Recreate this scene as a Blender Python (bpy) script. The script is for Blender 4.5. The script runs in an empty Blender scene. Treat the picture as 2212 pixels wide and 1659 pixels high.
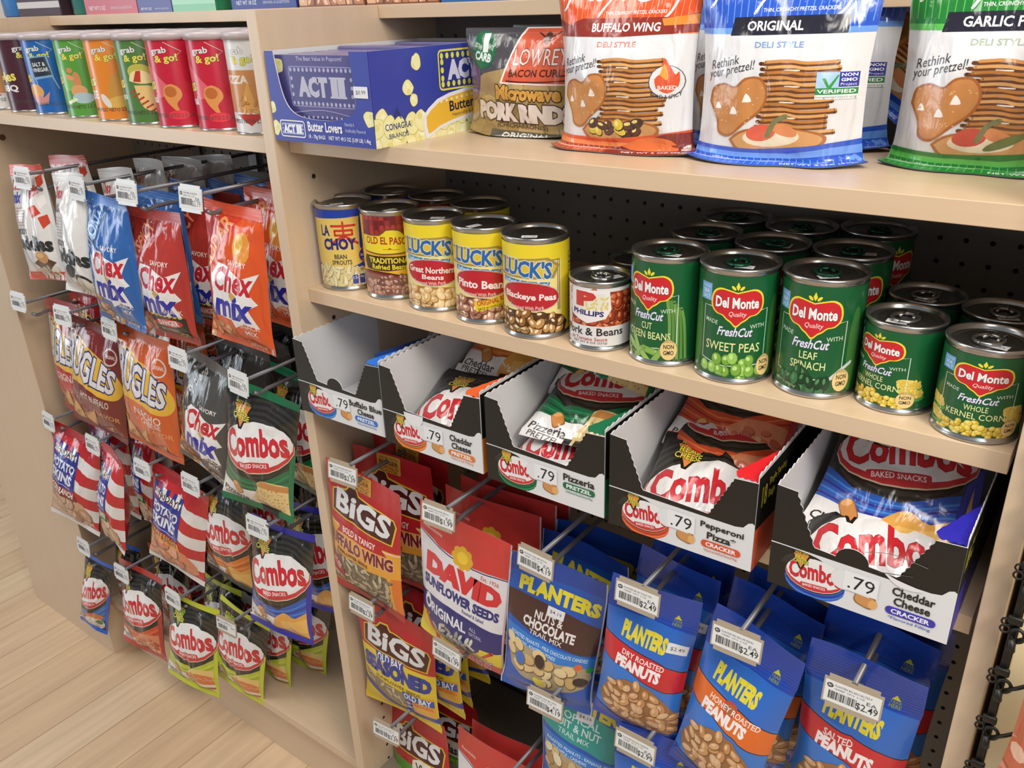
import bpy, bmesh, math, random
import numpy as np
from mathutils import Vector, Matrix, Euler
from mathutils.geometry import tessellate_polygon

SC = bpy.context.scene
COL = SC.collection
R = math.radians

# ------------------------------------------------------------------ camera
cam = bpy.data.cameras.new('camera')
cam.sensor_fit = 'HORIZONTAL'
cam.sensor_width = 36.0
cam.lens = 36.0 * 1842.343 / 2212.0
cam.clip_start = 0.02
cam_o = bpy.data.objects.new('camera', cam)
COL.objects.link(cam_o)
_r = ((0.8043654193422213, 0.5932436178658366, -0.0325312469460633),
      (-0.22072995946036053, 0.349220510459876, 0.9106719058314973),
      (0.5516108747686543, -0.7253323685977325, 0.4118475420606065))
cam_o.matrix_world = Matrix.Translation((0.88335, -0.67912, 1.37248)) @ Matrix(_r).transposed().to_4x4()
SC.camera = cam_o

# ------------------------------------------------------------------ light
SC.view_settings.view_transform = 'Standard'
SC.view_settings.look = 'None'
SC.view_settings.gamma = 1.0
SC.view_settings.use_curve_mapping = False
SC.view_settings.exposure = -0.12
world = bpy.data.worlds.new('world')
SC.world = world
world.use_nodes = True
bg = world.node_tree.nodes['Background']
bg.inputs[0].default_value = (0.84, 0.92, 1.0, 1)
bg.inputs[1].default_value = 0.27


def area(name, loc, target, sx, sy, power, col):
    l = bpy.data.lights.new(name, 'AREA')
    l.shape = 'RECTANGLE'
    l.size, l.size_y = sx, sy
    l.energy = power
    l.color = col
    o = bpy.data.objects.new(name, l)
    COL.objects.link(o)
    o.location = loc
    o.rotation_euler = (Vector(target) - Vector(loc)).to_track_quat('-Z', 'Y').to_euler()
    return o


area('ceiling_panel_light', (1.2, -0.8, 2.9), (0.3, 0.1, 0.9), 1.0, 1.0, 34, (1.0, 0.95, 0.88))
area('ceiling_panel_light', (-0.9, -0.8, 2.9), (-0.5, 0.1, 0.7), 1.0, 1.0, 22, (1.0, 0.94, 0.87))
area('window_daylight', (-3.0, -1.9, 1.5), (-0.2, 0.1, 0.9), 1.2, 1.9, 34, (0.84, 0.92, 1.0))
area('window_daylight', (2.6, -2.4, 1.9), (0.4, 0.1, 1.0), 1.4, 1.6, 15, (0.90, 0.95, 1.0))
area('added_wall_light', (1.7, -0.7, 2.0), (1.1, 0.05, 0.9), 0.4, 0.4, 16, (1.0, 0.93, 0.80))  # added lamp that brightens the cream wall at the right

# ------------------------------------------------------------------ helpers


def lin(c):
    if isinstance(c, str):
        c = c.lstrip('#')
        if len(c) == 3:
            c = ''.join(k * 2 for k in c)
        c = [int(c[i:i + 2], 16) / 255 for i in (0, 2, 4)]
    return tuple((x / 12.92 if x <= 0.04045 else ((x + 0.055) / 1.055) ** 2.4) for x in c[:3])


def newmat(name):
    m = bpy.data.materials.new(name)
    m.use_nodes = True
    nt = m.node_tree
    return m, nt, nt.nodes['Principled BSDF']


def setin(b, **k):
    for a, v in k.items():
        b.inputs[a.replace('_', ' ')].default_value = v


def bump_nodes(nt, b, layers):
    """layers: (kind, scale, stretch, strength, distance)"""
    tc = nt.nodes.new('ShaderNodeTexCoord')
    prev = None
    for kind, scale, stretch, st, dist in layers:
        mp = nt.nodes.new('ShaderNodeMapping')
        mp.inputs['Scale'].default_value = stretch
        nt.links.new(tc.outputs['Object'], mp.inputs['Vector'])
        if kind == 'voronoi':
            t = nt.nodes.new('ShaderNodeTexVoronoi')
            t.feature = 'SMOOTH_F1'
            t.inputs['Scale'].default_value = scale
            out = t.outputs['Distance']
        else:
            t = nt.nodes.new('ShaderNodeTexNoise')
            t.inputs['Scale'].default_value = scale
            t.inputs['Detail'].default_value = 2.0
            t.inputs['Distortion'].default_value = 0.6
            out = t.outputs['Fac']
        nt.links.new(mp.outputs['Vector'], t.inputs['Vector'])
        bp = nt.nodes.new('ShaderNodeBump')
        bp.inputs['Strength'].default_value = st
        bp.inputs['Distance'].default_value = dist
        nt.links.new(out, bp.inputs['Height'])
        if prev:
            nt.links.new(prev.outputs['Normal'], bp.inputs['Normal'])
        prev = bp
    nt.links.new(prev.outputs['Normal'], b.inputs['Normal'])


def printmat(name, rough, coat=0.0, spec=0.5, bump=None):
    """printed surface: colours come from the print itself (mesh attribute)"""
    m, nt, b = newmat(name)
    a = nt.nodes.new('ShaderNodeAttribute')
    a.attribute_name = 'Print'
    nt.links.new(a.outputs['Color'], b.inputs['Base Color'])
    setin(b, Roughness=rough, Coat_Weight=coat, Coat_Roughness=0.12, Specular_IOR_Level=spec)
    if bump:
        bump_nodes(nt, b, bump)
    return m


M = {}
M['film'] = printmat('glossy_film', 0.17, 0.5, 0.6, [('noise', 30, (1, 1, 0.28), 0.8, 0.010), ('noise', 95, (1, 1, 0.5), 0.35, 0.0025)])
M['film2'] = printmat('soft_film', 0.3, 0.2, 0.5, [('noise', 22, (1, 1, 0.5), 0.55, 0.006), ('noise', 80, (1, 1, 1), 0.2, 0.001)])
M['seal'] = printmat('crimped_film', 0.3, 0.3, 0.5, [('noise', 1.0, (4, 4, 420), 0.5, 0.002)])
M['card'] = printmat('printed_card', 0.42, 0.1, 0.45)
M['label'] = printmat('paper_label', 0.3, 0.25, 0.5)
M['paper'] = printmat('paper_tag', 0.6, 0.0, 0.3)


def flat(name, c, rough=0.5, metal=0.0, **k):
    m, nt, b = newmat(name)
    b.inputs['Base Color'].default_value = (*lin(c), 1)
    setin(b, Roughness=rough, Metallic=metal, **k)
    M[name] = m
    return m


def woodmat(name, c1, c2, axis, rough=0.34):
    m, nt, b = newmat(name)
    tc = nt.nodes.new('ShaderNodeTexCoord')
    mp = nt.nodes.new('ShaderNodeMapping')
    s = [55.0, 55.0, 55.0]
    s[axis] = 2.2
    mp.inputs['Scale'].default_value = s
    nt.links.new(tc.outputs['Object'], mp.inputs['Vector'])
    n = nt.nodes.new('ShaderNodeTexNoise')
    n.inputs['Scale'].default_value = 1.6
    n.inputs['Detail'].default_value = 5
    nt.links.new(mp.outputs['Vector'], n.inputs['Vector'])
    r = nt.nodes.new('ShaderNodeValToRGB')
    r.color_ramp.elements[0].position = 0.3
    r.color_ramp.elements[1].position = 0.7
    r.color_ramp.elements[0].color = (*lin(c1), 1)
    r.color_ramp.elements[1].color = (*lin(c2), 1)
    nt.links.new(n.outputs['Fac'], r.inputs['Fac'])
    nt.links.new(r.outputs['Color'], b.inputs['Base Color'])
    setin(b, Roughness=rough, Coat_Weight=0.15, Coat_Roughness=0.25)
    M[name] = m
    return m


woodmat('maple_x', '#cfb496', '#d3ba9c', 0)
woodmat('maple_z', '#ccb397', '#d0b89d', 2)
flat('can_steel', '#b9b9b8', 0.24, 0.95)
flat('lid_steel', '#8d8c8a', 0.3, 0.95)
flat('green_lacquer', '#1d4f3a', 0.3, 0.6)
flat('wire_grey', '#77757a', 0.38, 0.5)
flat('black_plastic', '#15140f', 0.45)
flat('peg_grey', '#8a8680', 0.6)
flat('hole_shade', '#262422', 0.8)  # shade inside and behind holes, put into the colour
flat('deck_brown', '#8d8172', 0.5)
flat('tag_white', '#d9dcdc', 0.4)
flat('tag_kraft', '#a99a86', 0.5)
flat('cream_panel', '#f2e2bd', 0.5)
flat('white_card', '#d5d4d6', 0.7)
flat('clear_lid', '#e6d9dc', 0.3, 0.0, Transmission_Weight=0.35)
flat('foil', '#c9c9cc', 0.22, 0.9)


def link(name, me, parent=None, mat=None):
    o = bpy.data.objects.new(name, me)
    COL.objects.link(o)
    if mat is not None and not me.materials:
        me.materials.append(mat)
    if parent is not None:
        o.parent = parent
    return o


def tag(o, label, cat, group=None, kind=None):
    o['label'] = label
    o['category'] = cat
    if group:
        o['group'] = group
    if kind:
        o['kind'] = kind
    return o


def thing(name, label, cat, mat4=None, group=None):
    o = bpy.data.objects.new(name, None)
    o.empty_display_size = 0.02
    COL.objects.link(o)
    if mat4 is not None:
        o.matrix_world = mat4
    return tag(o, label, cat, group)


def clone(o, mat4, label, group=None):
    c = o.copy()
    COL.objects.link(c)
    c.matrix_world = mat4
    c['label'] = label
    if group:
        c['group'] = group

    def rec(src, dst):
        for ch in src.children:
            k = ch.copy()
            COL.objects.link(k)
            k.parent = dst
            rec(ch, k)
    rec(o, c)
    return c


def bm_mesh(bm, name='m', smooth=False):
    me = bpy.data.meshes.new(name)
    bmesh.ops.recalc_face_normals(bm, faces=bm.faces[:])
    bm.to_mesh(me)
    bm.free()
    if smooth:
        me.polygons.foreach_set('use_smooth', [True] * len(me.polygons))
    return me


def box(bm, x0, y0, z0, x1, y1, z1, bev=0.0):
    vs = [bm.verts.new(p) for p in ((x0, y0, z0), (x1, y0, z0), (x1, y1, z0), (x0, y1, z0), (x0, y0, z1), (x1, y0, z1), (x1, y1, z1), (x0, y1, z1))]
    fs = [bm.faces.new([vs[i] for i in f]) for f in ((0, 3, 2, 1), (4, 5, 6, 7), (0, 1, 5, 4), (1, 2, 6, 5), (2, 3, 7, 6), (3, 0, 4, 7))]
    if bev:
        es = list({e for f in fs for e in f.edges})
        bmesh.ops.bevel(bm, geom=es, offset=bev, segments=2, affect='EDGES', profile=0.5)
    return bm


def boxobj(name, a, b, mat, parent=None, bev=0.0008):
    bm = bmesh.new()
    box(bm, *a, *b, bev=bev)
    return link(name, bm_mesh(bm, name), parent, mat)


def tube(bm, pts, r, n=10, cap=True):
    pts = [Vector(p) for p in pts]
    rings = []
    up = Vector((0.13, 0.31, 0.94))
    for i, p in enumerate(pts):
        a = pts[max(i - 1, 0)]
        b = pts[min(i + 1, len(pts) - 1)]
        t = (b - a).normalized()
        u = t.cross(up)
        if u.length < 0.05:
            u = t.cross(Vector((1, 0, 0)))
        u.normalize()
        w = t.cross(u)
        rings.append([bm.verts.new(p + (u * math.cos(k * 2 * math.pi / n) + w * math.sin(k * 2 * math.pi / n)) * r) for k in range(n)])
    for a, b in zip(rings, rings[1:]):
        for k in range(n):
            bm.faces.new((a[k], a[(k + 1) % n], b[(k + 1) % n], b[k]))
    if cap:
        bm.faces.new(rings[0][::-1])
        bm.faces.new(rings[-1])


def lathe(bm, prof, n=48, close=False):
    rings = []
    for r, z in prof:
        if r < 1e-6:
            rings.append([bm.verts.new((0, 0, z))])
        else:
            rings.append([bm.verts.new((r * math.cos(2 * math.pi * k / n), r * math.sin(2 * math.pi * k / n), z)) for k in range(n)])
    for a, b in zip(rings, rings[1:]):
        for k in range(n):
            q = [a[k % len(a)], a[(k + 1) % len(a)], b[(k + 1) % len(b)], b[k % len(b)]]
            q2 = []
            for v in q:
                if v not in q2:
                    q2.append(v)
            if len(q2) > 2:
                bm.faces.new(q2)


# ------------------------------------------------------------------ print artwork: flat shapes laid on any surface
_TXT = {}


def text_tris(s, bold=0.0):
    key = (s, bold)
    if key not in _TXT:
        cu = bpy.data.curves.new('t', 'FONT')
        cu.body = s
        cu.resolution_u = 2
        cu.offset = bold
        o = bpy.data.objects.new('t', cu)
        me = bpy.data.meshes.new_from_object(o)
        me.calc_loop_triangles()
        v = np.empty(len(me.vertices) * 3)
        me.vertices.foreach_get('co', v)
        v = v.reshape(-1, 3)[:, :2]
        t = np.empty(len(me.loop_triangles) * 3, dtype=np.int32)
        me.loop_triangles.foreach_get('vertices', t)
        T = v[t.reshape(-1, 3)] if len(t) else np.zeros((0, 3, 2))
        _TXT[key] = T
        bpy.data.objects.remove(o)
        bpy.data.curves.remove(cu)
        bpy.data.meshes.remove(me)
    return _TXT[key]


def spline(pts, n=6):
    p = [np.array(q, float) for q in pts]
    out = []
    for i in range(len(p) - 1):
        a, b, c, d = p[max(i - 1, 0)], p[i], p[i + 1], p[min(i + 2, len(p) - 1)]
        for k in range(n):
            t = k / n
            out.append(0.5 * ((2 * b) + (-a + c) * t + (2 * a - 5 * b + 4 * c - d) * t * t + (-a + 3 * b - 3 * c + d) * t ** 3))
    out.append(p[-1])
    return [tuple(q) for q in out]


class Art:
    """x 0..100 across, y 0..H down; same unit both ways"""

    def __init__(s, H, bgc):
        s.H = H
        s.T = []
        s.C = []
        s.L = []
        s.cols = []
        s.l = 0.0
        if bgc:
            s.rect(-90, -5, 190, H + 5, bgc)

    def _add(s, tris, c, l=None):
        tris = np.asarray(tris, float).reshape(-1, 3, 2)
        if l is None:
            s.l += 1.0
            l = s.l
        if c not in s.cols:
            s.cols.append(c)
        s.T.append(tris)
        s.C.append(np.full(len(tris), s.cols.index(c)))
        s.L.append(np.full(len(tris), l))

    def poly(s, pts, c, l=None, sm=0):
        if sm:
            pts = spline(list(pts) + [pts[0]], sm)[:-1]
        t = tessellate_polygon([[Vector((p[0], p[1], 0)) for p in pts]])
        P = np.array(pts, float)[:, :2]
        if len(t):
            s._add(P[np.array(t)], c, l)

    def rect(s, x0, y0, x1, y1, c, l=None):
        s._add([[(x0, y0), (x1, y0), (x1, y1)], [(x0, y0), (x1, y1), (x0, y1)]], c, l)

    def ell(s, cx, cy, rx, ry, c, rot=0, l=None, n=20):
        a = np.linspace(0, 2 * np.pi, n, endpoint=False)
        x, y = rx * np.cos(a), ry * np.sin(a)
        k, q = math.cos(R(rot)), math.sin(R(rot))
        P = np.stack([cx + x * k - y * q, cy + x * q + y * k], 1)
        s._add([(P[0], P[i], P[i + 1]) for i in range(1, n - 1)], c, l)

    def rr(s, x0, y0, x1, y1, r, c, rot=0, l=None):
        pts = []
        for cx, cy, a0 in ((x1 - r, y1 - r, 0), (x0 + r, y1 - r, 90), (x0 + r, y0 + r, 180), (x1 - r, y0 + r, 270)):
            for k in range(5):
                a = R(a0 + k * 22.5)
                pts.append((cx + r * math.cos(a), cy + r * math.sin(a)))
        if rot:
            mx, my = (x0 + x1) / 2, (y0 + y1) / 2
            k, q = math.cos(R(rot)), math.sin(R(rot))
            pts = [(mx + (x - mx) * k - (y - my) * q, my + (x - mx) * q + (y - my) * k) for x, y in pts]
        s.poly(pts, c, l)

    def line(s, pts, w, c, sm=0, l=None, w1=None):
        if sm:
            pts = spline(pts, sm)
        P = np.array(pts, float)
        tr = []
        n = len(P)
        d = np.gradient(P, axis=0) if n > 1 else np.zeros_like(P)
        d /= np.maximum(np.linalg.norm(d, axis=1, keepdims=True), 1e-9)
        nr = np.stack([-d[:, 1], d[:, 0]], 1)
        ww = np.linspace(w, w if w1 is None else w1, n)[:, None] / 2
        A, B = P + nr * ww, P - nr * ww
        for i in range(n - 1):
            tr += [(A[i], A[i + 1], B[i + 1]), (A[i], B[i + 1], B[i])]
        for e in (0, n - 1):
            r = ww[e, 0]
            a = [(P[e, 0] + r * math.cos(k * math.pi / 4), P[e, 1] + r * math.sin(k * math.pi / 4)) for k in range(8)]
            tr += [(a[0], a[k], a[k + 1]) for k in range(1, 7)]
        s._add(tr, c, l)

    def txt(s, t, x0, y0, x1, y1, c, b=0.0, sh=0.0, rot=0.0, o=(), arc=0.0, tap=0.0):
        """text fitted in a box (x0,y0 top-left, x1,y1 bottom-right); o: outlines (bold, colour) drawn beneath, widest first"""
        b, o = b * .62, [(q * .62, cc) for q, cc in o]
        ref = text_tris(t, b)
        if not len(ref):
            return
        mn, mx = ref.reshape(-1, 2).min(0), ref.reshape(-1, 2).max(0)
        sx, sy = (x1 - x0) / max(mx[0] - mn[0], 1e-6), (y1 - y0) / max(mx[1] - mn[1], 1e-6)
        for bb, cc in tuple(o) + ((b, c),):
            T = text_tris(t, bb).copy()
            X = (T[..., 0] - mn[0]) * sx
            Y = (T[..., 1] - mn[1]) * sy
            u = X / (x1 - x0) - 0.5
            Y = Y * (1 + tap * u)
            X = X + sh * Y
            Y = Y - arc * (4 * u * u - 1)
            xc, yc = (x0 + x1) / 2, (y0 + y1) / 2
            dx, dy = x0 + X - xc, y1 - Y - yc
            k, q = math.cos(R(rot)), math.sin(R(rot))
            s._add(np.stack([xc + dx * k - dy * q, yc + dx * q + dy * k], -1), cc)

    def food(s, inside, x0, y0, x1, y1, size, asp, cols, edge, seed, ang=None, hl=None, dens=1.0):
        """a printed picture of many small pieces"""
        rg = random.Random(seed)
        st = size * 1.25 / dens
        base = s.l + 1
        nx, ny = int((x1 - x0) / st) + 1, int((y1 - y0) / st) + 1
        for j in range(ny):
            for i in range(nx):
                x = x0 + (i + 0.5 + rg.uniform(-.3, .3)) * st
                y = y0 + (j + 0.5 + rg.uniform(-.3, .3)) * st
                a = rg.uniform(0, 180) if ang is None else ang + rg.uniform(-28, 28)
                c = rg.choice(cols)
                if not inside(x, y):
                    continue
                l = base + 4 * ((i % 2) + 2 * (j % 2))
                r = size * rg.uniform(.62, .8)
                s.ell(x + size * .06, y + size * .08, r * 1.12, r * 1.12 * asp, edge, a, l, 10)
                s.ell(x, y, r, r * asp, c, a, l + 1, 10)
                if hl:
                    s.ell(x - r * .18, y - r * asp * .25, r * .5, r * asp * .38, hl, a, l + 2, 8)
        s.l = base + 16

    def done(s):
        T = np.concatenate(s.T)
        return T, np.concatenate(s.C), np.concatenate(s.L), [lin(c) for c in s.cols]


def cut(T, A, a, c, drop=0):
    """split triangles T (n,3,2) with attributes A (n,k) along the line a.p=c; drop=+1/-1 removes that side"""
    d = T @ np.asarray(a, float) - c
    eps = 1e-7
    hi, lo = d > eps, d < -eps
    cr = hi.any(1) & lo.any(1)
    if cr.any():
        Tc, dc, Ac = T[cr], d[cr], A[cr]
        nh = (dc > eps).sum(1)
        nl = (dc < -eps).sum(1)
        lone = np.where(nh == 1, (dc > eps).argmax(1), (dc < -eps).argmax(1))
        i0, i1, i2 = lone, (lone + 1) % 3, (lone + 2) % 3
        k = np.arange(len(Tc))
        P0, P1, P2 = Tc[k, i0], Tc[k, i1], Tc[k, i2]
        d0, d1, d2 = dc[k, i0], dc[k, i1], dc[k, i2]
        t1 = np.where(np.abs(d0 - d1) > 1e-12, d0 / np.where(np.abs(d0 - d1) > 1e-12, d0 - d1, 1), 0.0)
        t2 = np.where(np.abs(d0 - d2) > 1e-12, d0 / np.where(np.abs(d0 - d2) > 1e-12, d0 - d2, 1), 0.0)
        Q1 = P0 + (P1 - P0) * t1[:, None]
        Q2 = P0 + (P2 - P0) * t2[:, None]
        new = np.concatenate([np.stack([P0, Q1, Q2], 1), np.stack([Q1, P1, P2], 1), np.stack([Q1, P2, Q2], 1)])
        nA = np.concatenate([Ac, Ac, Ac])
        ar = np.abs(np.cross(new[:, 1] - new[:, 0], new[:, 2] - new[:, 0]))
        ok = ar > 1e-7
        T = np.concatenate([T[~cr], new[ok]])
        A = np.concatenate([A[~cr], nA[ok]])
    if drop:
        m = (T.mean(1) @ np.asarray(a, float) - c) * drop <= 0
        T, A = T[m], A[m]
    return T, A


def lay(art, P, N, split=None, step=2.2e-5, maxoff=7e-4, win=None):
    """lay the artwork over the grid P (rows, cols, 3) with normals N; gives triangles per row range.
    split: list of row indices. win: part of the art used (x0,y0,x1,y1)."""
    T, C, L, cols = art.done()
    cols = np.array(cols)
    x0, y0, x1, y1 = win or (0, 0, 100, art.H)
    nv, nu = P.shape[0] - 1, P.shape[1] - 1
    T = (T - np.array([x0, y0])) / np.array([x1 - x0, y1 - y0]) * np.array([nu, nv])
    u, inv = np.unique(np.round(L, 3), return_inverse=True)
    A = np.stack([C, inv], 1)
    T, A = cut(T, A, (1, 0), 0, -1)
    T, A = cut(T, A, (1, 0), nu, 1)
    T, A = cut(T, A, (0, 1), 0, -1)
    T, A = cut(T, A, (0, 1), nv, 1)
    for k in range(1, nu):
        T, A = cut(T, A, (1, 0), k)
    for k in range(1, nv):
        T, A = cut(T, A, (0, 1), k)
    for k in range(-nv + 1, nu):
        T, A = cut(T, A, (1, -1), k)
    cen = T.mean(1)
    ci = np.clip(np.floor(cen[:, 0]).astype(int), 0, nu - 1)
    cj = np.clip(np.floor(cen[:, 1]).astype(int), 0, nv - 1)
    fx, fy = T[..., 0] - ci[:, None], T[..., 1] - cj[:, None]
    upper = ((cen[:, 0] - ci) > (cen[:, 1] - cj))[:, None]

    def interp(G):
        a, b, c, d = G[cj, ci][:, None], G[cj, ci + 1][:, None], G[cj + 1, ci + 1][:, None], G[cj + 1, ci][:, None]
        X, Y = fx[..., None], fy[..., None]
        return np.where(upper[..., None], a + X * (b - a) + Y * (c - b), a + Y * (d - a) + X * (c - d))
    V, W = interp(P), interp(N)
    W /= np.maximum(np.linalg.norm(W, axis=-1, keepdims=True), 1e-9)
    V = V + W * (A[:, 1] * min(step, maxoff / max(len(u), 1)))[:, None, None]
    rng = [(0, nv)] if not split else list(zip([0] + split, split + [nv]))
    out = []
    for r0, r1 in rng:
        m = (cj >= r0) & (cj < r1)
        out.append((V[m], W[m], cols[A[m, 0]], A[m, 1]))
    return out


def soup(parts, name):
    """triangles with normals and print colours -> one mesh"""
    V = np.concatenate([p[0] for p in parts])
    W = np.concatenate([p[1] for p in parts])
    K = np.concatenate([p[2] for p in parts])
    Lr = np.concatenate([p[3] + 1000 * i for i, p in enumerate(parts)])
    v, w = V.reshape(-1, 3), W.reshape(-1, 3)
    key = np.round(np.concatenate([v * 2e6, np.repeat(K, 3, 0) * 999, np.repeat(Lr, 3)[:, None]], 1)).astype(np.int64)
    _, idx, inv = np.unique(key, axis=0, return_index=True, return_inverse=True)
    f = inv.reshape(-1, 3)
    f = f[(f[:, 0] != f[:, 1]) & (f[:, 1] != f[:, 2]) & (f[:, 0] != f[:, 2])]
    v, w = v[idx], w[idx]
    fn = np.cross(v[f[:, 1]] - v[f[:, 0]], v[f[:, 2]] - v[f[:, 0]])
    flip = (fn * w[f[:, 0]]).sum(1) < 0
    f[flip] = f[flip][:, ::-1]
    me = bpy.data.meshes.new(name)
    me.vertices.add(len(v))
    me.vertices.foreach_set('co', v.ravel())
    me.loops.add(len(f) * 3)
    me.loops.foreach_set('vertex_index', f.ravel().astype(np.int32))
    me.polygons.add(len(f))
    me.polygons.foreach_set('loop_start', np.arange(0, len(f) * 3, 3, dtype=np.int32))
    me.update()
    ca = np.ones((len(v), 4))
    ca[:, :3] = np.repeat(K, 3, 0)[idx]
    at = me.color_attributes.new('Print', 'FLOAT_COLOR', 'POINT')
    at.data.foreach_set('color', ca.ravel())
    me.polygons.foreach_set('use_smooth', np.ones(len(f), dtype=bool))
    me.normals_split_custom_set_from_vertices(w)
    return me


def blank(P, N, col):
    """plain coloured grid as triangles"""
    nv, nu = P.shape[0] - 1, P.shape[1] - 1
    t, n = [], []
    for (a, b, c) in (((0, 0), (0, 1), (1, 1)), ((0, 0), (1, 1), (1, 0))):
        t.append(np.stack([P[k[0]:nv + k[0], k[1]:nu + k[1]].reshape(-1, 3) for k in (a, b, c)], 1))
        n.append(np.stack([N[k[0]:nv + k[0], k[1]:nu + k[1]].reshape(-1, 3) for k in (a, b, c)], 1))
    V, W = np.concatenate(t), np.concatenate(n)
    return V, W, np.tile(np.array(lin(col)), (len(V), 1)), np.zeros(len(V), dtype=int)


def grid_normals(P):
    du = np.gradient(P, axis=1)
    dv = np.gradient(P, axis=0)
    n = np.cross(dv, du)
    return n / np.maximum(np.linalg.norm(n, axis=-1, keepdims=True), 1e-12)


def plane_grid(o, du, dv, nu=1, nv=1):
    """flat grid: o top-left corner, du across, dv down (full vectors)"""
    o, du, dv = (np.array(k, float) for k in (o, du, dv))
    i, j = np.meshgrid(np.linspace(0, 1, nu + 1), np.linspace(0, 1, nv + 1))
    P = o + i[..., None] * du + j[..., None] * dv
    n = np.cross(dv, du)
    n /= np.linalg.norm(n)
    return P, np.broadcast_to(n, P.shape).copy()
# ------------------------------------------------------------------ artwork of the packages
ALL = lambda x, y: True
W_, K_ = '#e4e2e2', '#1b1a17'
NUT = (['#d8a877', '#cf9a66', '#e0b58a', '#c58c58'], '#7e5230', '#ecc9a0')


def inpoly(*p):
    def f(x, y):
        c = False
        for (xa, ya), (xb, yb) in zip(p, p[1:] + p[:1]):
            if (ya > y) != (yb > y) and x < (xb - xa) * (y - ya) / (yb - ya) + xa:
                c = not c
        return c
    return f


def inell(cx, cy, rx, ry):
    return lambda x, y: ((x - cx) / rx) ** 2 + ((y - cy) / ry) ** 2 < 1


def sticker(a, x, y, w, t, rot=0, c='#dfdee2'):
    a.rr(x, y, x + w, y + w * .55, .4, c, rot)
    a.txt(t, x + w * .16, y + w * .18, x + w * .84, y + w * .4, '#5a5a62', .01, rot=rot)


def facts(a, x, y, w, n, c, tc, first='160'):
    for i in range(n):
        a.rr(x + i * w, y, x + i * w + w * .9, y + w * 1.25, w * .22, tc)
        a.rr(x + i * w + .35, y + .35, x + i * w + w * .9 - .35, y + w * 1.25 - .35, w * .2, c)
        a.txt(first if i == 0 else ('2g', '150mg', '2g')[i % 3], x + i * w + w * .16, y + w * .2, x + i * w + w * .74, y + w * .58, tc, .01)


def real_cheese(a, x, y, w, c='#e08a43'):
    a.poly([(x - 1, y + w * .13), (x + w + 1, y + w * .05), (x + w * .62, y + w * 1.2), (x + w * .46, y + w * 1.2)], K_)
    a.poly([(x + w * .03, y + w * .17), (x + w * .97, y + w * .09), (x + w * .54, y + w * 1.12)], c)
    a.txt('MADE WITH', x + w * .12, y - w * .02, x + w * .9, y + w * .13, '#d8c23e', .02, o=((.06, K_),))
    a.txt('REAL', x + w * .14, y + w * .24, x + w * .86, y + w * .5, '#e6dc4c', .03, o=((.1, K_),))
    a.txt('CHEESE', x + w * .05, y + w * .52, x + w * .97, y + w * .78, '#e6dc4c', .03, o=((.1, K_),))


def combo_logo(a, cx, cy, r, acc, rot=-14, swoosh=True):
    """white oval, red ring, red lettering; r = half width"""
    k = r / 50
    if swoosh:
        for i, c in enumerate((acc[0], acc[1], acc[0], acc[2], acc[0])):
            a.ell(cx + 1 * k, cy + (17 - 2.6 * i) * k, 51 * k, 33 * k, c, rot * .5)
    a.ell(cx, cy + 4 * k, 50 * k, 33 * k, K_, rot)
    a.ell(cx, cy + 2.4 * k, 50 * k, 32.5 * k, '#d9c7a8', rot)
    a.ell(cx, cy + 1.4 * k, 49.5 * k, 32 * k, '#c8323a', rot)
    a.ell(cx, cy - 2 * k, 48.5 * k, 29 * k, W_, rot)
    a.txt('Combos', cx - 44 * k, cy - 20 * k, cx + 43 * k, cy + 15 * k, '#cb2530', .05, rot=rot, arc=3 * k, o=((.066, '#5c1013'),))
    a.rr(cx - 22 * k, cy + 19.5 * k, cx + 24 * k, cy + 29 * k, 2 * k, '#c8323a', rot)
    a.txt('BAKED SNACKS', cx - 18 * k, cy + 21.3 * k, cx + 20.5 * k, cy + 26.6 * k, '#f2eaea', .02, rot=rot)


ACC = {'green': ('#156b43', '#2a8a5c', '#0d4a2e'), 'orange': ('#d9762c', '#e8964a', '#a34f18'), 'blue': ('#2457b8', '#3f86d8', '#2a1f8a'),
       'lblue': ('#2f6fc4', '#5a9ad8', '#1c4f94'), 'red': ('#d1502c', '#e87a48', '#a82a22'), 'lime': ('#b6c436', '#ccd858', '#8a9a22')}


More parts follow.
